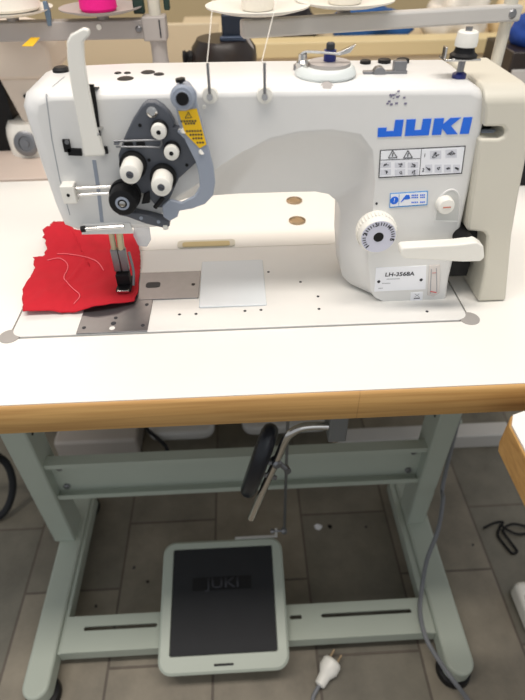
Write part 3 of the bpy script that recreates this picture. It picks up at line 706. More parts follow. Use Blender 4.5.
# --- ink marks above the logo
bm = bmesh.new()
for i in range(16):
    q_ = P(387+rn.uniform(0, 20)*(0.5 if i < 10 else 1), 91+rn.uniform(0, 14), y=YA); s1 = rn.uniform(0.0004, 0.0013)
    box(bm, (q_.x-s1, YA-0.0003, q_.z-s1*0.7), (q_.x+s1, YA+0.0002, q_.z+s1*0.7))
new('ink_smudge', bm, mat('faded_ink', (120, 116, 140), 0.6), arm, smooth=False)

# --- stitch length dial
dc = P(378.5, 237, y=YA-0.019)
b0 = Vector((dc.x, YA, dc.z)); R_ = 0.0197
prof2 = [(0, 0), (0.0205, 0), (0.021, 0.003), (R_+0.0006, 0.013), (R_-0.0002, 0.0175), (R_-0.0012, 0.019), (0, 0.019)]
bm = LA(b0, (0, -1, 0), prof2, 48)
dial = new('stitch_dial', bm, 'white', mc, ang=25)
for k in range(36):
    a_ = 2*math.pi*k/36
    e = Vector((math.cos(a_), 0, math.sin(a_)))
    new('grip_rib', TU([b0+e*0.0208+Vector((0, -0.004, 0)), b0+e*(R_+0.0014)+Vector((0, -0.0125, 0))], 0.0006, 6), 'white', dial)
new('dial_face', LA(dc, (0, -1, 0), [(0, -0.0005), (R_-0.0016, -0.0005), (R_-0.0016, 0.0004), (0, 0.0004)], 40), mat('dial_lilac', (205, 206, 220), 0.45), dial)
new('dial_hub', LA(dc, (0, -1, 0), [(0, 0), (0.0056, 0), (0.0052, 0.0008), (0, 0.0008)], 28), 'black', dial)
bm = bmesh.new()
for k in range(25):
    a_ = math.radians(-20+k*255/24)
    e = Vector((math.cos(a_), 0, math.sin(a_))); 
    if k % 6 == 0: continue
    t2 = Vector((-e.z, 0, e.x))*0.0005
    r0, r1 = 0.0133, 0.0168
    prism(bm, [dc+e*r0-t2+Vector((0, -0.0004, 0)), dc+e*r1-t2+Vector((0, -0.0004, 0)), dc+e*r1+t2+Vector((0, -0.0004, 0)), dc+e*r0+t2+Vector((0, -0.0004, 0))], (0, -0.0002, 0))
new('scale_marks', bm, 'ink', dial, smooth=False)
for k, s in enumerate('54321'):
    a_ = math.radians(-14+k*60)
    e = Vector((math.cos(a_), 0, math.sin(a_))); up_ = e; right_ = Vector((e.z, 0, -e.x))
    text(s, dc+e*0.0148+Vector((0, -0.0004, 0)), right_, up_, 0.0062, 'ink', dial, 'numeral', depth=0.0002, bold=0.0002)
new('dial_index', LA(P(376.5, 203.5, y=YA), (0, -1, 0), [(0, 0), (0.0013, 0), (0.0013, 0.0006), (0, 0.0006)], 12), 'ink', arm)

# --- push button; flat plate for the recess, its shade put into the grey
rc = P(447, 199, y=YA)
Z10 = lambda u, v: (340+u/3.28, 170+v/3.28)
rim = [P(*Z10(310, 166), y=YA)]+smooth_path([P(*Z10(*q_), y=YA) for q_ in ((316, 130), (325, 98), (342, 75), (366, 64), (384, 74), (392, 100), (391, 130))], 4)+[P(*Z10(386, 168), y=YA)]
rm = new('recess_shade_plate', PR(rim, (0, -0.0006, 0)), mat('recess_shade_grey', (198, 199, 196), 0.5), arm, smooth=False)
new('shading_rim', TU(rim+[rim[0]], 0.0011, 8), 'paint', rm)  # raised rim added around the flat plate for its shading, no real hollow
bb = P(*Z10(350, 122), y=YA-0.010); 
pb = new('push_button', LA((bb.x, YA, bb.z), (0, -1, 0), [(0, 0), (0.0088, 0), (0.0088, 0.007), (0.0078, 0.010), (0, 0.0108)], 28), 'white', mc)
new('button_logo', PR([bb+Vector(q_) for q_ in ((-0.004, -0.0011, -0.0006), (0.004, -0.0011, -0.0002), (0.004, -0.0011, 0.0009), (-0.004, -0.0011, 0.0006))], (0, 0.0004, 0)), mat('faded_red', (196, 120, 100), 0.6), pb, smooth=False)

# --- reverse lever
YR = 0.008
Z11 = lambda u, v: (345+u/2.917, 160+v/2.917)
ptsl = [P(*Z11(*q_), y=YR) for q_ in ((162, 262), (170, 256), (330, 247), (385, 240), (405, 252), (408, 285), (395, 297), (345, 298), (175, 288), (162, 278))]
rl = new('reverse_lever', PR(ptsl, (0, 0.014, 0)), 'white', mc, bevel=0.002, seg=3)
a_ = P(467, 247, y=YR+0.01)
new('lever_shaft', LA((a_.x, YR+0.012, a_.z+0.002), (0, 1, 0), [(0, 0), (0.009, 0), (0.009, 0.09), (0, 0.09)], 24), 'black', rl)

# --- model plate, sight glass, small tag
mp = panel([Z10(*q_) for q_ in ((118, 320), (283, 313), (280, 390), (112, 398))], 'sticker', arm, 'model_plate')
text('LH-3568A', P(*Z10(196, 342), y=YA-0.0006), (1, 0, 0), (0, 0, 1), 0.0072, 'ink', mp, 'lettering', depth=0.0003, bold=0.00012, xs=1.12)
for zu, zv in ((127, 366), (266, 360)):
    new('rivet', LA(P(*Z10(zu, zv), y=YA-0.0005), (0, -1, 0), [(0, 0), (0.0020, 0), (0.0014, 0.0012), (0, 0.0014)], 16), 'ink', mp)
for zu, zv, n in ((175, 358, 14), (160, 372, 9), (148, 388, 5)):
    bm = bmesh.new(); c0 = P(*Z10(zu-22, zv), y=YA-0.0006)
    for j in range(n): box(bm, (c0.x+j*0.0011, YA-0.0008, c0.z-0.0005), (c0.x+j*0.0011+0.0007, YA-0.0005, c0.z+0.0005))
    new('print_line', bm, 'greyink', mp, smooth=False)
sg = new('oil_sight_glass', PR([P(*Z10(*q_), y=YA) for q_ in ((292, 312), (328, 309), (326, 402), (306, 414), (286, 409))], (0, -0.0012, 0)), mat('sight_window', (214, 208, 204), 0.2), mc, bevel=0.0004)
for q1, q2 in (((300, 325), (296, 405)), ((316, 322), (318, 400))):
    new('window_edge', TU([P(*Z10(*q1), y=YA-0.0014), P(*Z10(*q2), y=YA-0.0013)], 0.0004, 6), 'greyink', sg)
new('window_mark', TU([P(*Z10(296, 398), y=YA-0.0013), P(*Z10(316, 402), y=YA-0.0013)], 0.0007, 6), mat('red_mark', (200, 90, 90), 0.5), sg)
new('window_mark', TU([P(*Z10(302, 338), y=YA-0.0013), P(*Z10(315, 337), y=YA-0.0013)], 0.0004, 6), mat('red_mark_thin', (200, 120, 120), 0.5), sg)
tg = panel([Z10(*q_) for q_ in ((232, 402), (272, 399), (270, 426), (230, 430))], 'sticker', arm, 'small_tag')
ln2 = stroke([Z10(242, 421), Z10(262, 420)], 0.0012, YA-0.0006, 0.0002, 'ink', tg, 'print_line')
stroke([Z10(245, 406), Z10(260, 416)], 0.0005, YA-0.0006, 0.0002, 'greyink', tg, 'print_line'); stroke([Z10(260, 406), Z10(245, 416)], 0.0005, YA-0.0006, 0.0002, 'greyink', tg, 'print_line')

# --- motor cover on the right
YM = 0.032
cov = [(488.5, 84), (485, 112), (483.5, 127), (503, 127), (506, 131), (504, 137), (499, 139), (480, 139), (477, 160), (467, 231), (484, 232.5), (487, 237), (485, 269), (477, 304), (481, 309), (497, 309), (504, 306), (512, 236), (519, 195), (526, 160), (533, 110), (536, 80)]
cp = [P(u, v, y=YM) for u, v in cov]
for p_ in cp: p_.z = min(max(p_.z, 0.0015), 0.2375)
cp[0].z = cp[-1].z = 0.2375
def covloop(y, zcap, sh=0.0):
    return [Vector((p_.x, y, min(p_.z, zcap))) for p_ in cp]
bm = bmesh.new(); rs = [[bm.verts.new(p_) for p_ in l] for l in (covloop(YM, 0.2265), covloop(YM+0.004, 0.232), covloop(YM+0.011, 0.2362), covloop(YM+0.022, 0.2375), covloop(YM+0.112, 0.2375))]
for a_, b_ in zip(rs, rs[1:]):
    for i in range(len(a_)): bm.faces.new((a_[i], a_[(i+1) % len(a_)], b_[(i+1) % len(a_)], b_[i]))
bm.faces.new(rs[0]); bm.faces.new(rs[-1])
mcv = new('motor_cover', bm, 'cream', mc, bevel=0.003, seg=3)
# dark pulley inside the gap between pillar and cover
new('pulley', LA((0.496, 0.085, 0.085), (1, 0, 0), [(0, 0), (0.036, 0), (0.038, 0.003), (0.034, 0.008), (0.038, 0.013), (0.036, 0.016), (0, 0.016)], 32), 'black', mc)
new('gap_block', B((0.503, 0.060, 0.02), (0.530, 0.135, 0.235)), 'black', mc)  # black block filling the gap between pillar and cover
a_ = P(492, 133, y=YM+0.02)
new('belt_guard_pin', TU([a_+Vector((-0.012, 0, 0)), a_+Vector((0.008, 0, 0))], 0.004), 'bluegrey', mc)

# ================================================================== red cloth
rc_uv = [(24, 313), (23, 303), (23.5, 292), (31, 280), (35, 268), (34, 259), (44, 259), (49, 252), (46, 245), (46, 238), (54, 236), (56, 229), (60, 225), (68, 226), (76, 235), (95, 236), (120, 234), (136, 233), (139, 245), (140.5, 258), (139, 275), (138, 292), (134, 302), (118, 306), (100, 309), (80, 311), (50, 312)]
bp_ = [P(u, v, z=0.006) for u, v in rc_uv]
dense = []
for i in range(len(bp_)):
    a_, b_ = bp_[i], bp_[(i+1) % len(bp_)]; k = max(1, int((b_-a_).length/0.004))
    for j in range(k): dense.append(a_.lerp(b_, j/k)+Vector((random.uniform(-1, 1), random.uniform(-1, 1), 0))*(0.0016 if 4 <= i <= 13 else 0.0006))
cen = Vector((0.066, 0.125, 0.006)); nr = 34
bm = bmesh.new(); cv = bm.verts.new(cen); rings = []
def cloth_z(x, y, t):
    b = 0.0042
    n1 = noise.noise(Vector((x*22, y*16, 0.3))); n2 = noise.noise(Vector((x*60, y*45, 3.1)))
    hgt = b+0.0062*(n1+0.5)+0.0022*(n2+0.5)
    # raised crumple at the back left, flattened under the presser foot and at the front edge
    hgt += 0.016*math.exp(-(((x-0.00)/0.028)**2+((y-0.215)/0.035)**2))
    r1 = math.exp(-(((x-0.05-0.25*(y-0.12))/0.004)**2)); hgt += 0.0025*r1*math.exp(-((y-0.11)/0.035)**2)
    f_ = 1-math.exp(-(((x-0.118)/0.022)**2+((y-0.085)/0.022)**2)); hgt = 0.0035+(hgt-0.0035)*f_
    return max(0.0032, min(hgt, 0.03))
for i in range(1, nr+1):
    t = i/nr
    ring_ = []
    for q_ in dense:
        p_ = cen.lerp(q_, t); p_.z = cloth_z(p_.x, p_.y, t); ring_.append(bm.verts.new(p_))
    rings.append(ring_)
nD = len(dense)
for i in range(nD): bm.faces.new((cv, rings[0][i], rings[0][(i+1) % nD]))
cv.co.z = cloth_z(cen.x, cen.y, 0)
for a_, b_ in zip(rings, rings[1:]):
    for i in range(nD): bm.faces.new((a_[i], b_[i], b_[(i+1) % nD], a_[(i+1) % nD]))
cl = new('fabric_piece', bm, 'red', ang=60)
sm = cl.modifiers.new('thickness', 'SOLIDIFY'); sm.thickness = 0.0012; sm.offset = -1
tag(cl, 'crumpled red cloth piece lying under the presser foot', 'fabric')

for k, uv in enumerate(([(48, 262), (60, 260), (68, 266), (64, 278), (72, 288), (80, 296), (74, 304)], [(58, 256), (75, 257), (95, 262), (104, 272)])):
    pts = []
    for u, v in uv:
        q_ = P(u, v, z=0.008); q_.z = cloth_z(q_.x, q_.y, 1)+0.0008; pts.append(q_)
    pth = smooth_path(pts)
    for q_ in pth: q_.z = cloth_z(q_.x, q_.y, 1)+0.0008
    tag(new('loose_thread', TU(pth, 0.00055, 6), mat('pinkish_thread', (240, 120, 130), 0.8)), ['loose pale thread end curling down the middle of the red cloth', 'short pale thread end lying across the upper part of the red cloth'][k], 'thread', 'loose thread ends on the red cloth')
# brass slot caps on the tabletop behind the machine
for i, (x, y) in enumerate(((0.347, 0.317), (0.345, 0.250))):
    c = LA((x, y, 0.0), (0, 0, 1), [(0, 0), (0.0125, 0), (0.0125, 0.002), (0.010, 0.003), (0.009, 0.0015), (0, 0.0015)], 28)
    o = new('table_cap', c, 'brass', tbl)

# ================================================================== thread stands
def tray(pos, parent, r, up=0.018, m='white'):
    t = new('spool_tray', LA(pos+Vector((0, 0, up)), (0, 0, 1), [(0, 0), (0.016, 0), (0.02, 0.002), (r*0.7, 0.004), (r, 0.009), (r+0.001, 0.011), (r*0.7, 0.0065), (0.02, 0.005), (0, 0.005)], 40), m, parent)
    new('tray_stem', LA(pos, (0, 0, 1), [(0, -0.006), (0.009, -0.006), (0.009, up), (0.014, up+0.001), (0, up+0.001)], 20), 'rail', t)
    new('spool_pin', LA(pos+Vector((0, 0, up)), (0, 0, 1), [(0, 0), (0.0022, 0), (0.0022, 0.11), (0, 0.112)], 10), 'steel', t)
    return t
# stand beside the motor cover (this machine's own)
YT = 0.400
sx = P(504, 30, y=YT).x
ts = thing('thread_stand', 'cream thread stand rising behind the motor cover, rail spanning to its left', 'thread stand', (sx, YT, 0))
zc = P(505, 12, y=YT).z
new('post', LA((sx, YT, 0.0), (0, 0, 1), [(0, 0), (0.020, 0), (0.020, 0.006), (0.0085, 0.010), (0.0085, zc-0.012), (0.0095, zc-0.012), (0.0095, zc+0.02), (0.0065, zc+0.02), (0.0065, 0.60), (0, 0.60)], 24), 'cream', ts)
xl = P(243, 29, y=YT).x
def rail_bar(a, b, hw_, hh):
    a, b = Vector(a), Vector(b); d_ = (b-a).normalized(); n_2 = Vector((-d_.y, d_.x, 0))*hw_; z_ = Vector((0, 0, hh))
    return PR([a-n_2-z_, a+n_2-z_, a+n_2+z_, a-n_2+z_], b-a)
ra = P(241, 29, z=zc); ra.z = zc; rb = Vector((sx+0.012, YT-0.004, zc))
rail = new('rail', rail_bar(ra, rb, 0.010, 0.010), 'pale', ts, bevel=0.003)
new('rail_bolt', LA((sx-0.002, YT-0.012, zc), (0, -1, 0), [(0, 0), (0.007, 0), (0.007, 0.004), (0.004, 0.007), (0, 0.007)], 14), 'steel', ts)
t1 = P(258, 27, z=zc); t2 = P(343, 20, z=zc)
tray(Vector((t1.x, t1.y, zc+0.010)), ts, 0.066, 0.004); tray(Vector((t2.x, t2.y, zc+0.010)), ts, 0.066, 0.004)
# overhead thread arm
new('guide_arm', TU([(sx, YT, 0.585), (t1.x-0.02, YT, 0.585)], 0.004), 'rail', ts)
E1 = Vector((t1.x, YT-0.02, 0.575)); E2 = Vector((t2.x, YT-0.02, 0.575))
for e in (E1, E2):
    bm = TU([e+Vector((0, 0.02, 0.01)), e+Vector((0, 0.008, 0.004))], 0.0015); ring_ = [e+Vector((math.cos(a_)*0.006, math.sin(a_)*0.006, 0)) for a_ in [2*math.pi*k/16 for k in range(17)]]
    tube(bm, ring_, 0.0012, 8); new('eyelet', bm, 'chrome', ts)
def cone(name, pos, r0, r1, h, m, label, group=None):
    t = new(name, LA(pos, (0, 0, 1), [(0, 0), (r0*0.9, 0), (r0, 0.004), (r0*0.6+r1*0.4, h*0.45), (r1, h-0.004), (r1*0.85, h), (r1*0.5, h), (r1*0.5, h+0.006), (0, h+0.006)], 36), m, None)
    tag(t, label, 'thread cone', group); return t
HT = zc+0.010+0.004+0.0055
cone('thread_cone', Vector((t1.x, t1.y, HT)), 0.021, 0.014, 0.11, 'coneth', 'white thread cone on the right stand\'s left tray, nearer the black drum')
cone('thread_cone', Vector((t2.x, t2.y, HT)), 0.023, 0.015, 0.11, 'coneth', 'white thread cone on the tray above the blue bobbin spindle')
# threads
def thread(pin, eye, px, label):
    # path: machine pin -> overhead eyelet -> down to the cone
    pts = [pin, eye, Vector((eye.x, px, HT+0.118))]
    o = new('sewing_thread', TU(pts, 0.00038, 6), 'coneth'); tag(o, label, 'thread'); return o
th1 = thread(PIN1, E1, t1.y, 'fine white thread rising from the left thread pin on the arm')
th2 = thread(PIN2, E2, t2.y, 'fine white thread rising from the right thread pin on the arm')
# stand of the next workstation
YU = 0.50
sx2 = P(157, 30, y=YU).x
t_s = thing('thread_stand', 'grey clamp thread stand rising behind the head of the white machine', 'thread stand', (sx2, YU, 0))
zc2 = P(150, 27, y=YU).z
new('post', LA((sx2, YU, 0.0), (0, 0, 1), [(0, 0), (0.022, 0), (0.022, 0.006), (0.008, 0.01), (0.008, zc2-0.055), (0.0125, zc2-0.055), (0.0125, zc2-0.016), (0.011, zc2-0.014), (0.0095, zc2-0.012), (0.0095, 0.50), (0, 0.50)], 24), 'cream', t_s)
new('collar', LA((sx2, YU, zc2-0.054), (0, 0, 1), [(0, 0), (0.0135, 0), (0.0135, 0.006), (0.0128, 0.008), (0.0128, 0.03), (0.0135, 0.033), (0.0135, 0.038), (0, 0.038)], 24), 'rail', t_s)
new('rail', B((-0.36, YU-0.014, zc2-0.014), (sx2-0.008, YU+0.012, zc2+0.012)), 'rail', t_s, bevel=0.002)
new('clamp_block', B((sx2-0.020, YU-0.017, zc2-0.017), (sx2+0.016, YU+0.015, zc2+0.016)), 'rail', t_s, bevel=0.002)
new('clamp_slit', B((sx2+0.006, YU-0.0178, zc2-0.012), (sx2+0.008, YU-0.0168, zc2+0.012)), 'ink', t_s)
new('rail_bolt', LA((sx2-0.026, YU-0.014, zc2), (0, -1, 0), [(0, 0), (0.005, 0), (0.005, 0.004), (0.003, 0.006), (0, 0.006)], 14), 'steel', t_s)
new('rail_hole', LA(P(99, 27, y=YU-0.014), (0, -1, 0), [(0, 0), (0.004, 0), (0.004, 0.0015), (0, 0.0015)], 14), 'white', t_s)
p1 = P(102, 12, y=YU); p2 = P(12, 16, y=YU)
tray(Vector((p1.x, YU, zc2+0.012)), t_s, 0.062, 0.006, 'rail'); tray(Vector((p2.x, YU, zc2+0.012)), t_s, 0.062, 0.006)
cone('thread_cone', Vector((p1.x-0.004, YU, zc2+0.0235)), 0.028, 0.024, 0.085, 'pink', 'bright pink thread spool on a tray of the left stand')
cone('thread_cone', Vector((p2.x, YU, zc2+0.027)), 0.046, 0.03, 0.12, 'coneth', 'wide cream thread cone at the top left corner')
new('thread_finger', PR([Vector((P(49, 8, y=YU).x+a2, YU-0.016, P(49, 12, y=YU).z+b2)) for a2, b2 in ((-0.004, -0.016), (0.002, -0.016), (0.005, 0.002), (0.003, 0.016), (-0.003, 0.016), (-0.004, 0.0))], (0, 0.006, 0)), mat('blue_grey_metal', (110, 130, 150), 0.4, 0.5), t_s, bevel=0.001)
new('green_clip', B((sx2-0.032, YU-0.004, zc2+0.018), (sx2-0.015, YU+0.008, zc2+0.06)), mat('dark_green_plastic', (24, 50, 42), 0.5), t_s, bevel=0.002)
new('green_clip', B((sx2+0.015, YU-0.004, zc2+0.022), (sx2+0.024, YU+0.008, zc2+0.06)), mat('dark_green_plastic_b', (24, 50, 42), 0.5), t_s, bevel=0.002)

# ================================================================== workstation behind
def table2(name, x0, x1, y0, y1, label, m, edge=True, legs=True):
    t = thing(name, label, 'table', ((x0+x1)/2, (y0+y1)/2, ZF))
    new('tabletop', B((x0, y0, -TH), (x1, y1, 0.0)), m, t, bevel=0.002)
    for x in (x0+0.10, x1-0.16):
        new('leg', B((x, (y0+y1)/2-0.03, ZF+0.04), (x+0.05, (y0+y1)/2+0.03, -TH)), 'frame', t, bevel=0.003)
        new('foot', B((x, y0+0.02, ZF), (x+0.05, y1-0.02, ZF+0.04)), 'frame', t, bevel=0.006)
    return t
bt = table2('back_table', -0.75, 0.95, 0.437, 1.02, 'pale table of the facing workstation just behind the main table', mat('pinkish_laminate', (208, 192, 180), 0.5))
# beige divider panel behind the right half
dv = thing('bench_divider', 'long beige divider panel with lip standing behind the machine arm', 'divider', (0.75, 1.05, 0))
zt2 = P(400, 39.5, y=1.03).z
new('panel', B((0.235, 1.03, ZF), (1.5, 1.05, zt2-0.035)), 'bench', dv)
new('lip', B((0.235, 1.022, zt2-0.035), (1.5, 1.09, zt2)), mat('lip_beige', (214, 196, 150), 0.5), dv, bevel=0.003)
dv2 = thing('bench_divider', 'lower beige panel standing left of the black drum', 'divider', (-0.2, 1.05, 0))
new('panel', B((-0.9, 1.06, ZF), (0.225, 1.08, P(180, 24, y=1.06).z)), 'bench', dv2, bevel=0.003)
# black motor drum with clamp
dy = 0.62
c1 = P(224, 54, y=dy)
dr = thing('motor_drum', 'dark brown round motor drum behind the machine arm under the white tray', 'motor', (c1.x, dy, 0.0))
new('housing', LA((c1.x, dy, c1.z-0.05), (0, 0, 1), [(0, 0), (0.055, 0), (0.058, 0.02), (0.060, 0.045), (0.058, 0.062), (0.050, 0.072), (0.048, 0.076), (0, 0.078)], 40), 'brown', dr)
new('pedestal', LA((c1.x, dy, 0.0), (0, 0, 1), [(0, 0), (0.03, 0), (0.03, 0.004), (0.02, 0.006), (0.02, c1.z-0.05), (0, c1.z-0.05)], 24), 'brown', dr)
cb_ = P(232, 27, y=dy-0.01)
new('clamp', B((cb_.x-0.018, dy-0.025, c1.z+0.020), (cb_.x+0.018, dy+0.02, cb_.z+0.022)), mat('blue_black_metal', (36, 44, 58), 0.35, 0.3), dr, bevel=0.004)
new('clamp_plate', B((cb_.x-0.022, dy-0.035, c1.z+0.026), (cb_.x+0.024, dy-0.020, c1.z+0.034)), mat('blue_black_metal_b', (60, 72, 92), 0.3, 0.4), dr, bevel=0.002)
kb = P(186, 59, y=dy-0.02)
new('side_knob', LA((kb.x-0.006, dy-0.01, kb.z), (1, 0, 0), [(0, 0), (0.011, 0), (0.012, 0.004), (0.009, 0.008), (0.012, 0.012), (0.011, 0.018), (0.006, 0.02), (0.006, 0.04), (0, 0.04)], 24), 'black', dr)
new('hose', TU(smooth_path([P(247, 62, y=dy-0.02), P(252, 50, y=dy-0.02), P(246, 38, y=dy-0.02)]), 0.004), 'rail', dr)
# cloths and bag beyond the divider
def lump(name, c, sx_, sy_, sz_, m, label, cat, seed=0, rough=0.35):
    bm = bmesh.new(); bmesh.ops.create_icosphere(bm, subdivisions=4, radius=1)
    for v in bm.verts:
        n_1 = noise.noise(v.co*1.6+Vector((seed, 0, 0)))*rough+noise.noise(v.co*4+Vector((0, seed, 0)))*rough*0.35
        v.co = v.co*(1+n_1); v.co = Vector((v.co.x*sx_, v.co.y*sy_, max(v.co.z, -0.6)*sz_))+Vector(c)
    return tag(new(name, bm, m, ang=80), label, cat)
sh = thing('supply_shelf', 'low beige shelf behind the divider panel carrying cloths', 'shelf', (0.8, 1.25, ZF))
zs = zt2-0.03
new('board', B((0.10, 1.10, zs-0.02), (1.6, 1.60, zs)), 'bench', sh, bevel=0.002)
for x in (0.12, 1.55): new('upright', B((x, 1.12, ZF), (x+0.03, 1.58, zs-0.02)), 'bench', sh)
q = P(368, 36, y=1.22); lump('folded_cloth', (q.x, 1.22, zs+0.03), 0.105, 0.08, 0.05, 'bluecloth', 'crumpled blue cloth showing between the rail and the divider lip', 'cloth', 1)
q = P(440, 30, y=1.22); lump('plastic_bag', (q.x+0.035, 1.22, zs+0.042), 0.085, 0.08, 0.07, 'bag', 'pale crumpled plastic bag left of the white tensioner cap', 'bag', 5, 0.45)
q = P(490, 36, y=1.25); lump('cloth_bundle', (q.x+0.05, 1.25, zs+0.032), 0.06, 0.07, 0.055, mat('tan_plastic_bag', (222, 200, 158), 0.4, bump=0.5, nscale=30), 'tan soft bundle directly behind the upright stand post', 'bundle', 9, 0.3)
q = P(300, 22, y=1.24); lump('dark_cloth', (q.x-0.07, 1.24, zs+0.032), 0.13, 0.08, 0.055, mat('dark_grey_cloth', (40, 38, 42), 0.8), 'dark grey cloth heap under the left white tray', 'cloth', 12)
q = P(521, 28, y=0.80); zq = 0.0
zbx = P(515, 50, y=0.75).z
ch = lump('blue_cloth_roll', (q.x+0.022, 0.80, zbx+0.023), 0.038, 0.05, 0.038, mat('royal_blue_cloth', (24, 66, 150), 0.8), 'blue cloth roll at the right edge beside the stand post', 'cloth', 15, 0.15)
# dark box on the rear table under the blue roll
bx = thing('parts_box', 'dark brown parts box with pale drawer at the right edge behind the motor cover', 'box', (q.x+0.03, 0.80, 0))
new('case', B((q.x-0.035, 0.73, 0.0), (q.x+0.16, 0.88, zbx)), 'brown', bx, bevel=0.003)
new('drawer_front', B((q.x-0.030, 0.722, zbx*0.45), (q.x+0.155, 0.7305, zbx*0.72)), 'pale', bx, bevel=0.002)
p = P(524, 175, z=0.0)
dk = B((0.708, 0.345, 0.0), (0.78, 0.415, 0.055)); tag(new('black_box', dk, 'black', bevel=0.003), 'black box on the main table, at the right edge behind the motor cover', 'box')

# neighbouring machine at the left
YM2 = 0.60
nm = thing('sewing_machine', 'beige sewing machine facing the other way on the table behind, at the left', 'sewing machine', (-0.15, 0.62, 0))
a_ = P(0, 83, y=YM2); b_ = P(57, 45, y=YM2)
zA = P(20, 80, y=YM2-0.05).z; 
M['mach2'] = mat('beige_machine_paint', (214, 202, 188), 0.45)
bm = PR([Vector((x, YM2-0.05, z)) for x, z in ((-0.50, zA), (-0.062, zA), (-0.050, zA+0.010), (-0.050, zA+0.050), (-0.062, zA+0.064), (-0.12, zA+0.078), (-0.50, zA+0.078))], (0, 0.12, 0))
ar2 = new('arm', bm, 'mach2', nm, bevel=0.006, seg=3)
c3 = P(31, 110, y=YM2-0.04)
bm = bmesh.new(); xL = P(5, 100, y=YM2-0.045).x; xR = P(44, 100, y=YM2-0.045).x
prism(bm, [Vector((xL, YM2-0.045, zA+0.002)), Vector((xR, YM2-0.045, zA+0.002)), Vector((xR-0.004, YM2-0.045, 0.045)), Vector((xL+0.022, YM2-0.045, 0.045))], (0, 0.10, 0))
new('head', bm, 'mach2', nm, bevel=0.005, seg=3)
q = P(22, 141, y=YM2-0.05)
new('housing', LA((q.x+0.012, YM2-0.025, 0.0), (0, 0, 1), [(0, 0), (0.044, 0), (0.044, 0.030), (0.041, 0.045), (0.034, 0.056), (0, 0.058)], 36), 'white', nm)
hw = new('hand_wheel', LA((q.x+0.014, YM2-0.068, 0.026), (0, -1, 0.25), [(0, 0), (0.021, 0), (0.022, 0.003), (0.017, 0.006), (0.013, 0.006), (0.012, 0.003), (0.006, 0.003), (0.006, 0.006), (0, 0.006)], 32), 'steel', nm)
for u, v in ((12.5, 127.5), (25.5, 96)):
    new('screw', LA(P(u, v, y=YM2-0.047), (0, -1, 0), [(0, -0.012), (0.0032, -0.012), (0.0032, 0.003), (0, 0.003)], 12), 'black', nm)
new('yellow_sticker', PR([Vector((P(u, v, z=zA+0.0785).x, P(u, v, z=zA+0.0785).y, zA+0.0781)) for u, v in ((22, 46), (31, 37.5), (40, 37.5), (33, 46))], (0, 0, 0.0006)), 'yellow', ar2, smooth=False)
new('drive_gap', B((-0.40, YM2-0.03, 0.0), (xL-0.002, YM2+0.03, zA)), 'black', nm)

# ================================================================== under the table, behind
def shell(name, x0, x1, y0, y1, z0, z1, m, label, cat, r=0.03):
    bm = PR(rrect(x0, x1, y0, y1, r, z0, 6), (0, 0, z1-z0)); return tag(new(name, bm, m, bevel=0.008, seg=3), label, cat)
p = thing('treadle_pedal', 'pale rounded pedal of the rear workstation, behind the left half of the crossbar', 'pedal', (0.08, 0.55, ZF))
new('pedal_frame', PR(rrect(-0.0, 0.17, 0.42, 0.62, 0.03, ZF+0.06), (0, 0, 0.03)), 'pale', p, bevel=0.008, seg=3)
new('pedal_bracket', B((0.06, 0.5, ZF), (0.11, 0.56, ZF+0.06)), 'frame', p)
p = thing('treadle_pedal', 'pale rounded pedal of the rear workstation, behind the black knee pad', 'pedal', (0.34, 0.55, ZF))
new('pedal_frame', PR(rrect(0.243, 0.47, 0.425, 0.62, 0.03, ZF+0.06), (0, 0, 0.03)), 'pale', p, bevel=0.008, seg=3)
new('pedal_bracket', B((0.33, 0.5, ZF), (0.38, 0.56, ZF+0.06)), 'frame', p)
o = shell('junction_box', -0.245, -0.03, 0.425, 0.56, ZF, ZF+0.065, mat('warm_grey_enamel', (176, 168, 160), 0.5), 'warm grey box on the floor behind the left end of the crossbar', 'box', 0.01)
o = shell('floor_rail', 0.49, 0.95, 0.40, 0.445, ZF, ZF+0.05, 'pale', 'pale steel rail on the floor behind the right post', 'rail', 0.004)
tag(new('power_cable', TU(smooth_path([(-0.05, 0.50, -0.60), (0.0, 0.43, -0.655), (0.05, 0.395, -0.70), (0.02, 0.37, ZF+0.012), (-0.05, 0.36, ZF+0.006), (-0.10, 0.40, ZF+0.005)]), 0.005), 'black'), 'black cable looping over the pale pedal behind the crossbar', 'cable')

# ================================================================== right front table corner
rt = thing('side_table', 'beech-edged white table corner in the right foreground', 'table', (0.85, -0.6, ZF))
X0, Y1 = 0.501, -0.140
loop = [Vector((X0, -1.0, 0)), Vector((X0, Y1-0.016, 0)), Vector((X0+0.006, Y1-0.004, 0)), Vector((X0+0.018, Y1, 0)), Vector((1.3, Y1, 0)), Vector((1.3, -1.0, 0))]
bm = PR([p_+Vector((0, 0, -0.040)) for p_ in loop], (0, 0, 0.039))
new('wooden_edge', bm, 'wood', rt, bevel=0.002)
new('laminate_top', PR([p_+Vector((0.0012 if p_.x < 1 else 0, -0.0012, -0.001)) for p_ in loop], (0, 0, 0.002)), 'laminate', rt)
for y in (-0.40, -0.92): new('leg', B((0.90, y, ZF), (0.95, y+0.05, -0.04)), 'frame', rt, bevel=0.003)
new('leg', B((1.22, -0.92, ZF), (1.27, -0.87, -0.04)), 'frame', rt, bevel=0.003)

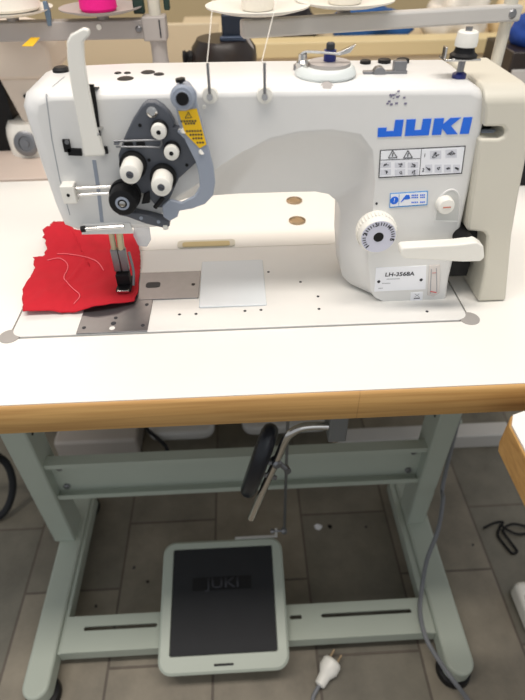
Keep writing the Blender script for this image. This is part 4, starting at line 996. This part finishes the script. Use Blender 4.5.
# ================================================================== cables, plug, floor litter
def floorp(u, v, h=0.004): return P(u, v, z=ZF+h)
cp_ = [P(452, 440, y=0.21)+Vector((0, 0, 0.02)), P(446, 470, y=0.17), P(443, 500, y=0.12), P(438, 530, y=0.07), P(427, 560, y=0.035), P(422, 588, z=ZB+0.012), P(420, 612, z=ZB+0.0055)]
cp_ += [P(426, 638, z=ZB+0.0055), P(440, 662, z=ZB+0.007), P(453, 680, z=ZB+0.006), P(466, 697, z=ZF+0.035), P(476, 712, z=ZF+0.005), P(490, 730, z=ZF+0.005)]
cp_[0] = Vector((0.66, 0.23, -0.041))
tag(new('power_cable', TU(smooth_path(cp_), 0.0042), 'cable'), 'grey cable hanging past the right post down to the floor', 'cable')
pl = thing('power_plug', 'white two-pin plug lying on the floor tiles at the bottom', 'plug', floorp(328, 670))
pa = P(333, 661, z=ZF+0.020); pb_ = P(319, 686, z=ZF+0.016); ax = (pb_-pa).normalized()
new('body', LA(pa, ax, [(0, 0), (0.016, 0), (0.0185, 0.004), (0.0185, 0.018), (0.014, 0.026), (0.0115, 0.030), (0.010, 0.048), (0.006, 0.050), (0, 0.050)], 24), 'white', pl, ang=30)
sv = ax.cross(Vector((0, 0, 1))).normalized()
for s in (-1, 1): new('pin', TU([pa+sv*s*0.008-ax*0.018, pa+sv*s*0.008+ax*0.001], 0.0022, 10), 'brass', pl)
new('cord', TU(smooth_path([pa+ax*0.049, pa+ax*0.07+Vector((0, 0, -0.006)), P(315, 705, z=ZF+0.005), P(330, 730, z=ZF+0.005)]), 0.0038), 'cable', pl)
ck = [floorp(484, 528, .006), floorp(494, 523, .01), floorp(503, 522, .014), floorp(500, 527, .006), floorp(498, 535, .004), floorp(504, 544, .004), floorp(512, 553, .004), floorp(517, 551, .005), floorp(510, 541, .006), floorp(503, 530, .008), floorp(512, 524, .012), floorp(525, 526, .008), floorp(538, 530, .005)]
ck2 = smooth_path(ck)
bm = TU(ck2, 0.0028); tube(bm, smooth_path([floorp(500, 524, .012), floorp(508, 530, .010), floorp(518, 534, .008), floorp(530, 533, .006), floorp(540, 533, .005)]), 0.0028)
tag(new('thin_cord', bm, 'black'), 'thin black cord tangled on the floor at the right', 'cord')
lk = [P(-12, 456, z=ZF+0.19), P(0, 458, z=ZF+0.17), P(8, 466, z=ZF+0.14), P(12.5, 480, z=ZF+0.10), P(12, 494, z=ZF+0.06), P(7, 508, z=ZF+0.03), P(-3, 518, z=ZF+0.012), P(-20, 524, z=ZF+0.009)]
lk = [Vector((-0.5, 0.30, ZF+0.2)), ]+lk+[Vector((-0.45, 0.0, ZF+0.008))]
tag(new('black_hose', TU(smooth_path(lk), 0.0085, 14), 'rubber'), 'thick black cable curving at the left edge beyond the left post', 'cable')
p0 = floorp(522, 612, .0)
wc_ = thing('white_casing', 'white plastic casing corner on the floor at the lower right edge', 'casing', (p0.x+0.04, p0.y, ZF))
new('shell', PR(rrect(p0.x-0.012, p0.x+0.13, p0.y-0.045, p0.y+0.045, 0.012, ZF), (0, 0, 0.045)), 'white', wc_, bevel=0.010, seg=4)
new('vent', PR(rrect(p0.x-0.004, p0.x+0.004, p0.y-0.02, p0.y+0.015, 0.003, ZF+0.045), (0, 0, 0.0008)), 'rail', wc_)
for k, (u, v, s, mm, lb) in enumerate(((318, 527, 0.010, 'sticker', 'small white torn paper scrap on the floor right of the knee lifter'), (330, 527, 0.007, 'black', 'small black scrap on the floor beside the white paper scrap'),
        (366, 527, 0.003, 'ink', 'tiny dark crumb on the floor left of the right foot'), (96, 606, 0.0045, 'brown', 'tiny brown crumb above the left end of the floor brace'),
        (148, 582, 0.0045, 'brown', 'tiny brown crumb left of the pedal'), (134, 568, 0.004, 'ink', 'tiny dark crumb up and left of the pedal'), (473, 545, 0.003, 'ink', 'tiny dark crumb beside the thin black cord'))):
    c = floorp(u, v, 0.0); bm = bmesh.new(); rr = random.Random(k)
    n5 = 7; prism(bm, [Vector((c.x+math.cos(2*math.pi*j/n5)*s*rr.uniform(0.5, 1.1), c.y+math.sin(2*math.pi*j/n5)*s*rr.uniform(0.5, 1.1), ZF)) for j in range(n5)], (0, 0, max(0.0015, s*0.25)))
    tag(new('floor_scrap', bm, mm, smooth=False), lb, 'scrap')
# repeats share a group
GROUPS = {'thread_cone': 'thread cones on the stand trays', 'thread_stand': 'thread stands behind the sewing machines', 'floor_scrap': 'scraps and crumbs on the floor tiles',
          'sewing_thread': 'sewing threads rising from the arm', 'bench_divider': 'beige dividers behind the rear table'}
for o in list(S.objects):
    k = o.name.split('.')[0]
    if o.parent is None and k in GROUPS: o['group'] = GROUPS[k]
